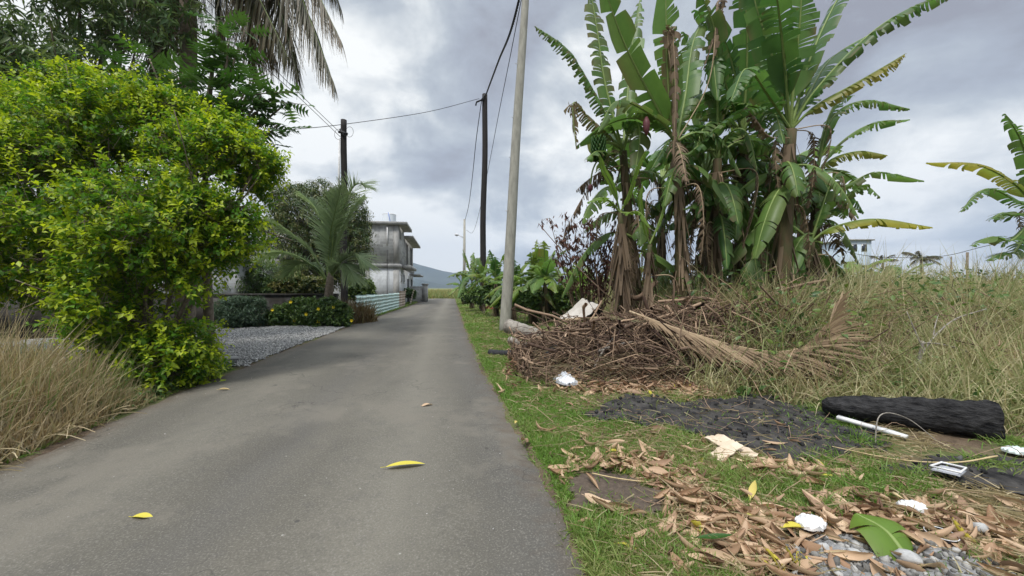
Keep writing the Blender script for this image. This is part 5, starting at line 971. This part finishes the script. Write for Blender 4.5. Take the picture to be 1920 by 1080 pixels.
# scattered thin twigs over bank and ground
n = 900; x = R.uniform(.3, 6.5, n); y = R.uniform(3.2, 6.5, n); k = (y > 4.6-(x-2)*.2) & (x > xr(y)+.3); x, y = x[k], y[k]; n = len(x)
q = MB(); sticks(q, twigs(x, y, R.uniform(.3, 1.3, n), .01, R.uniform(.02, .7, n)*ss(2.5, 4, x), .14), R.uniform(.002, .007, n), R.uniform(.001, .003, n), 4); tag(q.build('bank_twigs', M_twig), 'thin bare twigs tangled in the weeds on the bank', 'twigs', kind='stuff')
n = 130; y = R.uniform(1.9, 4.6, n); x = xr(y)+.1+R.random(n)*3.2; q = MB(); sticks(q, twigs(x, y, R.uniform(.1, .5, n), .01, R.uniform(.008, .03, n), .12, zd=.04), R.uniform(.0015, .004, n), R.uniform(.001, .002, n), 4, np.stack([R.uniform(.5, 1, n)]*3, -1)); tag(q.build('small_twigs', M_twig), 'short pale twigs strewn over the grass and the burnt ground', 'twigs', kind='stuff')
M_gbark = plain('silver bark', (.13, .115, .10), (.36, .33, .29), 9, .9, .8, .02, .2, (1, 1, 1)); M_brbark = plain('brown bark', (.07, .045, .03), (.19, .13, .09), 12, .9, .8, .015)
def branch(name, pts, r0, r1, m, label, cat='branch', forks=(), k=8):
    if name == 'stalk': pts = [(p[0], p[1], p[2]*.957) for p in pts]
    pp = [P(*p) for p in pts]; c = bez(pp, 22) if len(pp) > 2 else np.linspace(pp[0], pp[1], 12); q = MB(); q.tube(c, np.linspace(r0, r1, len(c))*(1+.06*np.sin(np.arange(len(c))*1.7)), k)
    for fp_, fr in forks: f_ = [P(*p) for p in fp_]; q.tube(bez(f_, 12) if len(f_) > 2 else f_, np.linspace(fr, fr*.35, 12 if len(f_) > 2 else 2), 5)
    return tag(q.build(name, m, loc=pp[0], smooth=True), label, cat)
branch('log', [(952, 612, 8.6), (985, 622, 8.3), (1040, 640, 7.6)], .16, .13, M_gbark, 'grey log at the left end of the heap touching the pale pole', 'log', k=12)
branch('log', [(956, 638, 7.6), (985, 648, 7.3), (1010, 660, 7.0)], .07, .05, M_gbark, 'short pale burnt log beneath the grey log by the pole', 'log'); branch('log', [(918, 663, 7.4), (950, 666, 7.2), (975, 662, 7.1)], .075, .06, M_char, 'short black charred log on the grass edge near the pole', 'log')
branch('log', [(1065, 628, 5.9), (1040, 655, 5.7), (1008, 690, 5.5)], .055, .075, M_char, 'thick charred branch slanting down the left part of the heap', 'log'); branch('log', [(1010, 690, 5.5), (1060, 678, 5.6), (1130, 672, 5.6)], .06, .045, M_char, 'black charred branch lying at the bottom of the heap', 'log')
branch('branch', [(1150, 540, 7.0), (1190, 560, 6.4), (1215, 545, 6.3), (1232, 528, 6.3)], .05, .035, M_brbark, 'broken thick brown branch poking out of the top of the heap'); branch('branch', [(1088, 600, 5.9), (1080, 660, 5.3), (1100, 695, 5.2), (1120, 708, 5.15)], .014, .02, M_brbark, 'reddish curved branch looping down the front of the heap')
branch('branch', [(1175, 610, 5.6), (1130, 650, 5.3), (1115, 690, 5.2)], .012, .016, M_gbark, 'thin pale branch crossing the middle of the heap front'); branch('branch', [(1190, 690, 5.2), (1260, 680, 5.2), (1340, 702, 5.2)], .02, .012, M_gbark, 'pale stick lying along the bottom of the heap'); branch('branch', [(1120, 660, 5.3), (1160, 645, 5.4), (1200, 640, 5.5)], .022, .014, M_gbark, 'short pale stub of branch in the middle of the heap')
branch('branch', [(1480, 625, 5.2), (1580, 655, 4.9), (1650, 680, 4.6), (1715, 708, 4.4)], .028, .034, M_brbark, 'long straight brown pole leaning down across the weeds')
branch('branch', [(1710, 735, 4.3), (1722, 690, 4.3), (1730, 640, 4.3)], .028, .014, M_gbark, 'forked bare pale branch standing up in the weeds at right', forks=[([(1722, 680, 4.3), (1745, 640, 4.4), (1790, 600, 4.6), (1850, 580, 4.7)], .015), ([(1728, 650, 4.3), (1715, 620, 4.35), (1700, 585, 4.4)], .010), ([(1728, 645, 4.3), (1770, 640, 4.3), (1830, 668, 4.4)], .010), ([(1750, 632, 4.35), (1752, 612, 4.4), (1760, 590, 4.5)], .008)])
branch('branch', [(1370, 900, 2.8), (1465, 840, 3.1), (1560, 835, 3.2), (1660, 860, 2.9), (1760, 850, 3.1)], .006, .004, M_gbark, 'thin bent pale vine arching over the burnt ground', 'vine'); branch('branch', [(1640, 845, 3.15), (1650, 780, 3.2), (1700, 785, 3.3), (1760, 830, 3.2)], .005, .003, M_gbark, 'thin loop of vine beside the white foam strip', 'vine')
# charred log
q = MB(); ts = np.linspace(0, 1, 26); A_, B_ = np.array([3.12, 3.88, .12]), np.array([4.08, 3.25, .18]); c = A_+(B_-A_)*ts[:, None]; k = 22; t_ = unit(B_-A_); u_ = unit(np.cross(t_, [0, 0, 1.])); w_ = np.cross(u_, t_)
aa = np.arange(k)/k*6.283; rr = (.085+.073*ts**.7)[:, None]*(1+.09*np.sin(aa*3+ts[:, None]*5)+.06*np.sin(ts[:, None]*17+aa*2)+.06*R.normal(size=(26, k))); rr[0] *= .55; V = c[:, None]+rr[..., None]*(u_*np.cos(aa)[None, :, None]+w_*np.sin(aa)[None, :, None]); V = V.reshape(-1, 3); q.add(np.vstack([V, c[0], c[-1]+t_*-.02]), grid_faces(26, k, True), [[26*k, (j+1) % k, j] for j in range(k)]+[[26*k+1, 25*k+j, 25*k+(j+1) % k] for j in range(k)])
tag(q.build('log', plain('burnt log', (.006, .006, .007), (.05, .049, .05), 11, .95, 1, .05, .15, (1, 1, 3)), loc=(3.0, 3.95, .05), smooth=True), 'big black burnt log lying at the foot of the weeds at right', 'log')
# dry palm frond over the heap
df = thing('dry_palm_frond', 'long dry brown palm frond draped over the right of the heap, tip curling up', 'palm frond', P(1200, 640, 6.1))
frond(df, [P(1180, 585, 5.6), P(1270, 618, 5.25), P(1380, 650, 5.0), P(1470, 660, 4.8), P(1540, 632, 4.7), P(1578, 562, 4.65)], .80, 120, M_dfrond, .034, M_petd, .022, .10, 1.5, .06, .25, 'leaflets', .05, -.0)
frond(df, [P(1230, 630, 5.3), P(1320, 655, 5.0), P(1420, 668, 4.85), P(1500, 655, 4.75), P(1560, 600, 4.7)], .55, 90, M_dfrond, .03, M_petd, .015, .2, 2.2, .06, .3, 'leaflets', -.02, .2)
df = thing('dry_palm_frond', 'greenish dry palm frond lying flat on top of the heap by the cardboard', 'palm frond', P(1100, 600, 6.3))
frond(df, [P(1060, 602, 6.3), P(1140, 598, 6.1), P(1230, 612, 5.9), P(1330, 640, 5.8)], .5, 55, leafmat('fading leaflet', (.16, .17, .07), (.34, .31, .17), (.3, .2, .1)), .025, M_petd, .035, .05, 1.3, .1, .2, 'leaflets', .35)
# folded cardboard / spathe
def sheet(name, corners, m, label, cat, th=.006, bumpy=.01, n=10, loc=None):
    c = [np.array(P(*p)) for p in corners]; u = np.linspace(0, 1, n); U, V_ = np.meshgrid(u, u, indexing='ij'); U, V_ = U[..., None], V_[..., None]
    p = (1-U)*(1-V_)*c[0]+U*(1-V_)*c[1]+U*V_*c[2]+(1-U)*V_*c[3]; nn_ = unit(np.cross(c[1]-c[0], c[3]-c[0])); p = p+nn_*(bumpy*R.normal(size=(n, n, 1)))
    q = MB(); Q = grid_faces(n, n); q.add(p.reshape(-1, 3), Q); q.add((p-nn_*th).reshape(-1, 3), Q[:, ::-1]); ring = [i for i in range(n)]+[i*n+n-1 for i in range(1, n)]+[(n-1)*n+i for i in range(n-2, -1, -1)]+[i*n for i in range(n-2, 0, -1)]
    pf = p.reshape(-1, 3)[ring]; m_ = len(ring); q.add(np.vstack([pf, pf-nn_*th]), [[i, (i+1) % m_, m_+(i+1) % m_, m_+i] for i in range(m_)])
    return q, c
q, c = sheet('', [(1047, 600, 6.6), (1100, 596, 6.1), (1122, 572, 6.2), (1092, 560, 6.7)], None, '', ''); q2, _ = sheet('', [(1092, 560, 6.7), (1122, 572, 6.2), (1140, 604, 6.3), (1108, 600, 6.9)], None, '', '')
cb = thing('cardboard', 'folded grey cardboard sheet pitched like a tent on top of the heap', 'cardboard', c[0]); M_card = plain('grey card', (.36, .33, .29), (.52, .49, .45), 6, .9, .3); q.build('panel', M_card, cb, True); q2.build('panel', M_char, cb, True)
def crumple(name, px, py, d, sx, sy, m, label, cat, seed=1, z0=.02, hgt=.5, rot=0., n=13):
    r = np.random.default_rng(seed); c = P(px, py, d); c[2] = max(float(zt(c[0], c[1])), .0)+z0; u = np.linspace(-1, 1, n); U, V_ = np.meshgrid(u, u, indexing='ij'); rad = np.sqrt(U**2+V_**2)
    x_ = U*sx*(1-.25*V_**2)+r.normal(size=U.shape)*sx*.06; y_ = V_*sy*(1-.25*U**2)+r.normal(size=U.shape)*sy*.06; hh = hgt*sx*np.clip(1-rad*.7, 0, 1)*(.6+.5*r.random(U.shape))+.2*sx*np.abs(np.sin(U*5+V_*4+seed)*np.sin(V_*6-U*3))
    cr, sr = math.cos(rot), math.sin(rot); top = np.stack([c[0]+x_*cr-y_*sr, c[1]+x_*sr+y_*cr, c[2]+hh], -1); bot = top.copy(); bot[..., 2] = c[2]-.004
    q = MB(); Q = grid_faces(n, n); q.add(top.reshape(-1, 3), Q); q.add(bot.reshape(-1, 3), Q[:, ::-1]); ring = [i for i in range(n)]+[i*n+n-1 for i in range(1, n)]+[(n-1)*n+i for i in range(n-2, -1, -1)]+[i*n for i in range(n-2, 0, -1)]
    m_ = len(ring); q.add(np.vstack([top.reshape(-1, 3)[ring], bot.reshape(-1, 3)[ring]]), [[i, m_+i, m_+(i+1) % m_, (i+1) % m_] for i in range(m_)]); return tag(q.build(name, m, loc=c), label, cat)
M_bag = plain('white plastic', (.50, .53, .57), (.70, .72, .76), 12, .35, .4, .01, .5)
crumple('plastic_bag', 1060, 704, 5.0, .12, .20, M_bag, 'crumpled whitish plastic bag at the bottom left of the heap', 'plastic bag', 3, .03, 1.1, .4); crumple('plastic_bag', 1082, 697, 5.3, .09, .07, plain('grey plastic', (.3, .31, .32), (.45, .46, .47), 12, .5), 'small grey plastic scrap right of the whitish bag', 'plastic scrap', 5, .03, .5)
crumple('foam_piece', 1520, 1015, 1.99, .075, .055, M_white, 'bright white crumpled foam lump among the rubble in the foreground', 'foam', 7, .05, .55, .3); crumple('foam_piece', 1710, 972, 2.19, .065, .045, M_white, 'white foam lump lying next to the long yellow stalk at right', 'foam', 9, .04, .6, -.2)
crumple('foam_piece', 1905, 862, 2.95, .08, .06, plain('pale plastic', (.45, .52, .50), (.62, .68, .67), 8, .6), 'pale greenish plastic scrap at the right edge', 'plastic scrap', 11, .03, .4)
q = MB(); c = np.array([P(1570, 788, 3.66), P(1640, 815, 3.45), P(1700, 834, 3.25)]); c[:, 2] = [.075, .05, .04]
for i in range(2):
    a, b_ = c[i], c[i+1]; d = unit((b_-a)[None])[0]; s_ = np.array([-d[1], d[0], 0])*.034; z_ = np.array([0, 0, .014]); e = .002 if i else 0; V = [a-s_-z_, a+s_-z_, a+s_+z_, a-s_+z_, b_-s_*.8-z_, b_+s_*.8-z_, b_+s_*.8+z_, b_-s_*.8+z_]; q.add(np.array(V)+[0, 0, e], [[0, 1, 2, 3], [7, 6, 5, 4], [0, 4, 5, 1], [1, 5, 6, 2], [2, 6, 7, 3], [3, 7, 4, 0]])
tag(q.build('foam_strip', M_white, loc=c[0]), 'long white foam strip lying in front of the big black log', 'foam')
def sheet_thing(name, corners, m, label, cat, **k): q, c = sheet(name, corners, m, label, cat, **k); return tag(q.build(name, m, loc=c[0], smooth=True), label, cat)
def gc(px, py, z): x, y = G(px, py); d = (H-z)/((py-541)/F); return (px, py, d)
tr_ = thing('plastic_tray', 'shallow clear grey plastic tray on the dark ground at right', 'tray', P(1778, 884, 2.6)); M_tray = plain('clear tray', (.42, .43, .48), (.55, .56, .6), 8, .25, .1, .01, .6)
q, c = sheet('', [(1745, 880, 2.55), (1800, 893, 2.45), (1812, 884, 2.55), (1765, 873, 2.66)], None, '', '', bumpy=.001); q.build('base', M_tray, tr_); q = MB(); q.tube(np.vstack([c, c[0]])+[0, 0, .02], .006, 5); q.build('rim', M_white, tr_)
sheet_thing('banana_leaf_scrap', [(1330, 852, 2.95), (1372, 826, 3.05), (1395, 838, 2.95), (1350, 868, 2.8)], plain('pale dry husk', (.42, .33, .24), (.62, .52, .40), 8, .8, .4, .01, .2, (1, 1, 1)), 'upright pale dry leaf sheath flap at the edge of the burnt ground', 'leaf scrap', bumpy=.004)
sheet_thing('banana_leaf_scrap', [(1320, 822, 3.2), (1350, 815, 3.25), (1422, 852, 2.9), (1412, 868, 2.82)], MATS['pale dry husk'], 'long strip of dry leaf sheath leading right from the upright flap', 'leaf scrap', bumpy=.006)
# torn green banana leaf and its stalks in the foreground
gl = thing('torn_banana_leaf', 'torn fresh green banana leaf lying on the rubble in the right foreground', 'leaf', P(1650, 1040, 1.9))
ban_leaf(gl, [P(1765, 1120, 1.75)+[0, 0, .02], P(1705, 1080, 1.82)+[0, 0, .07], P(1660, 1030, 1.93)+[0, 0, .09], P(1605, 978, 2.06)+[0, 0, .04]], .30, .12, .7, 0, 0, M_ban2, .3, .22, 'blade', n=16)
branch('stalk', [(1400, 965, 2.2), (1480, 1015, 2.04), (1580, 1045, 1.92), (1690, 1085, 1.8)], .010, .014, mat('yellow green stalk', lambda nt, b: b.inputs['Base Color'].__setattr__('default_value', (.42, .40, .10, 1)), .5), 'thick yellow green stalk running over the rubble to the torn leaf', 'stalk')
branch('stalk', [(1675, 925, 2.45), (1740, 970, 2.25), (1805, 1010, 2.1), (1835, 1078, 1.85)], .009, .006, plain('straw stalk', (.36, .27, .14), (.54, .43, .25), 20, .8), 'kinked straw coloured stalk beside the white foam lump', 'stalk'); branch('stalk', [(1110, 888, 2.75), (1180, 905, 2.62), (1240, 905, 2.6)], .004, .004, MATS['straw stalk'], 'thin straw stalk lying along the far edge of the bare soil', 'stalk')
branch('stalk', [(1560, 838, 3.1), (1680, 862, 2.95), (1790, 868, 2.85), (1870, 856, 2.85)], .003, .006, MATS['straw stalk'], 'long pale stalk pointing right below the white foam strip', 'stalk'); branch('stalk', [(1300, 985, 2.1), (1390, 1003, 2.05), (1450, 1010, 2.0)], .004, .003, MATS['straw stalk'], 'slender dry stalk across the tan leaf drift', 'stalk')
# burnt tin, rubble lumps
tn = P(1765, 1030, 1.98); tn[2] = -.012; t = thing('burnt_tin', 'blackened round tin with a pale rim half buried in ash', 'tin', tn)
q = MB(); q.tube([tn, tn+[0, 0, .05]], .062, 24, cap=False); q.tube([tn+[0, 0, .004], tn+[0, 0, .006]], .061, 24); q.build('body', M_char, t, True); a = np.linspace(0, 6.2832, 30); q = MB(); q.tube(np.stack([tn[0]+.062*np.cos(a), tn[1]+.062*np.sin(a), .04+0*a], -1), .0025, 5); q.build('rim', M_metal, t, True)
n = 5200; x = R.uniform(1.2, 2.5, n); y = R.uniform(1.5, 2.15, n); k = wobin(x, y, ASH); x, y = x[k], y[k]; q = MB(); rocks(q, x, y, R.random(len(x))**7*.045+.005, z=zt(x, y)+.010); tag(q.build('ash_rubble', mat('ash rubble', lambda nt, b: (L(nt, ramp(nt, lcs(nt)[0], ((.0, (.05, .048, .045)), (.5, (.16, .155, .145)), (.95, (.40, .39, .37)))), b.inputs['Base Color']), bump(nt, b, noise(nt, oc(nt), 80, 3), .5, .01)), .9)), 'grey ash and broken concrete rubble in the right foreground', 'rubble', kind='stuff')
n = 2600; x = R.uniform(.5, 5.5, n); y = R.uniform(2.3, 5, n); k = wobin(x, y, BURN) | wobin(x, y, BURN2); x, y = x[k], y[k]; q = MB(); rocks(q, x, y, R.random(len(x))**3*.05+.006, z=zt(x, y)+.012); tag(q.build('charcoal_bits', mat('char bits', lambda nt, b: L(nt, ramp(nt, lcs(nt)[0], ((.0, (.008, .008, .008)), (.93, (.03, .03, .032)), (.99, (.22, .22, .23)))), b.inputs['Base Color']), .85)), 'lumps of charcoal and cinders on the burnt ground', 'charcoal', kind='stuff')
for i, (px, py, s_, lb) in enumerate([(1600, 1060, .07, 'largest pale concrete lump under the green stalk'), (1700, 1060, .06, 'white concrete shard right of the torn green leaf'), (1545, 1045, .05, 'small square concrete lump left of the torn leaf'), (1840, 1005, .05, 'grey stone by the kinked straw stalk')]):
    gx_, gy_ = G(px, py); q = MB(); tv, tq = rock_tmpl(20+i); q.add(tv*s_*1.6+[gx_, gy_, .04], tq, C=(.8, .8, .8)); tag(q.build('rubble_lump', plain('concrete lump', (.25, .25, .25), (.5, .5, .49), 12, .95, .8), loc=(gx_, gy_, .02)), lb, 'stone')
# curb stones and rubble at the corner of the drive
for i, (px, py, s_, lb) in enumerate([(418, 680, .26, 'flat pale broken slab at the corner of the gravel drive'), (398, 668, .20, 'dark rough stone at the gravel corner beside the bush'), (405, 690, .14, 'small whitish stone between slab and lane')]):
    gx_, gy_ = G(px, py); q = MB(); tv, tq = rock_tmpl(30+i); q.add(tv*s_*np.array([1.9, 1.6, .7])+[gx_, gy_, .06], tq, C=(.5, .5, .5)); tag(q.build('stone', M_cast if i != 1 else M_wall, loc=(gx_, gy_, .02)), lb, 'stone')
# pieces on the road
n = 260; y = 1.8*(20/1.8)**R.random(n); x = xl(y)+(xr(y)-xl(y))*R.random(n); q = MB(); rocks(q, x, y, R.uniform(.003, .010, n), z=.028+0*x); tag(q.build('grit', M_stone), 'loose grit scattered over the asphalt', 'grit', kind='stuff')
branch('twig', [(574, 926, 2.42), (584, 936, 2.38), (580, 948, 2.34), (576, 945, 2.345)], .003, .002, M_gbark, 'tiny white hooked twig on the asphalt near the yellow leaf', 'twig')
# bricks by the black pole
M_brick = plain('red brick', (.42, .12, .07), (.62, .22, .14), 8, .9, .5)
br0 = None
for i in range(30):
    p = P(913+rnd.random()*44, 578, 23.2+rnd.gauss(0, .35)); 
    if br0 is None: q = MB(); q.box((-.13, -.06, 0), (.13, .06, .08)); o = br0 = q.build('brick', M_brick)
    else: o = br0.copy(); COL.objects.link(o)
    o.location = (p[0], p[1], .03+.085*(i % 4)*.9); o.rotation_euler = (rnd.gauss(0, .4), rnd.gauss(0, .4), rnd.uniform(0, 3)); tag(o, 'broken red brick in the small heap between the two poles right of the lane', 'brick', 'broken red bricks')
# withered bush with hanging brown leaves left of the clump
wb = thing('withered_bush', 'withered bush with dark hanging dead leaves left of the banana clump', 'bush', P(1095, 560, 7.4)); q = MB(); lf = MB(); rt = P(1100, 600, 7.3); rt[2] = float(zt(rt[0], rt[1])); pts = []
for px, py, d in ((1030, 410, 7.2), (1042, 440, 7.2), (1060, 420, 7.3), (1075, 405, 7.3), (1085, 440, 7.2), (1105, 400, 7.2), (1120, 420, 7.1), (1135, 405, 7.0), (1150, 430, 7.0), (1165, 410, 6.9), (1140, 460, 7.0), (1170, 450, 6.9), (1110, 455, 7.1), (1095, 420, 7.3), (1155, 395, 7.0), (1125, 440, 7), (1060, 460, 7.3), (1180, 480, 6.8), (1150, 480, 6.9), (1100, 385, 7.2)):
    t_ = P(px, py, d); m_ = rt+(t_-rt)*.5+R.normal(size=3)*.12; c = bez([rt, m_, t_], 12); q.tube(c, np.linspace(.018, .004, 12), 4)
    for j in range(7):
        s_ = c[rnd.randint(6, 11)]; e = s_+R.normal(size=3)*.14+[0, 0, .02]; q.tube([s_, (s_+e)/2+[0, 0, .03], e], [.004, .003, .002], 3); pts += [s_*(1-u_)+e*u_ for u_ in (.3, .6, .8, 1)]
pts = np.repeat(np.array(pts), 3, 0); pts = pts+R.normal(size=pts.shape)*.03; n = len(pts); batch(lf, T_mango[0]*[1.6, 1, 1], T_mango[1], pts, frames(unit(R.normal(size=(n, 3))*.45+[0, 0, -1]), R.normal(size=(n, 3))), R.uniform(.05, .12, n), np.stack([R.random(n), R.random(n)*.6, 0*pts[:, 0]], -1))
lf.build('foliage', M_dleaf, wb); q.build('branches', M_brbark, wb)
for pts_, r_, lb in (([(1145, 560, 6.6), (1075, 500, 7), (1010, 420, 7.3)], .012, 'thin bare stick slanting up left from the heap top'), ([(1125, 570, 6.8), (1120, 520, 6.9), (1112, 470, 7)], .018, 'straight dark stick standing on the heap beneath the withered bush'), ([(1080, 590, 7), (1060, 540, 7.2), (1040, 500, 7.3)], .010, 'pale stick leaning left behind the cardboard')):
    branch('branch', pts_, r_, r_*.5, M_brbark, lb)

# ---------------------------------------------------------------- air
q = MB(); q.box((-2600, -60, -6), (2600, 2900, 330)); hz_ = tag(q.build('haze', None), kind='stuff'); m = bpy.data.materials.new('haze air'); m.use_nodes = True; nt = m.node_tree; nt.nodes.clear()
v = N(nt, 'ShaderNodeVolumePrincipled'); v.inputs['Density'].default_value = .00030; v.inputs['Color'].default_value = (.60, .72, .92, 1); L(nt, v.outputs[0], N(nt, 'ShaderNodeOutputMaterial').inputs['Volume']); hz_.data.materials.append(m)
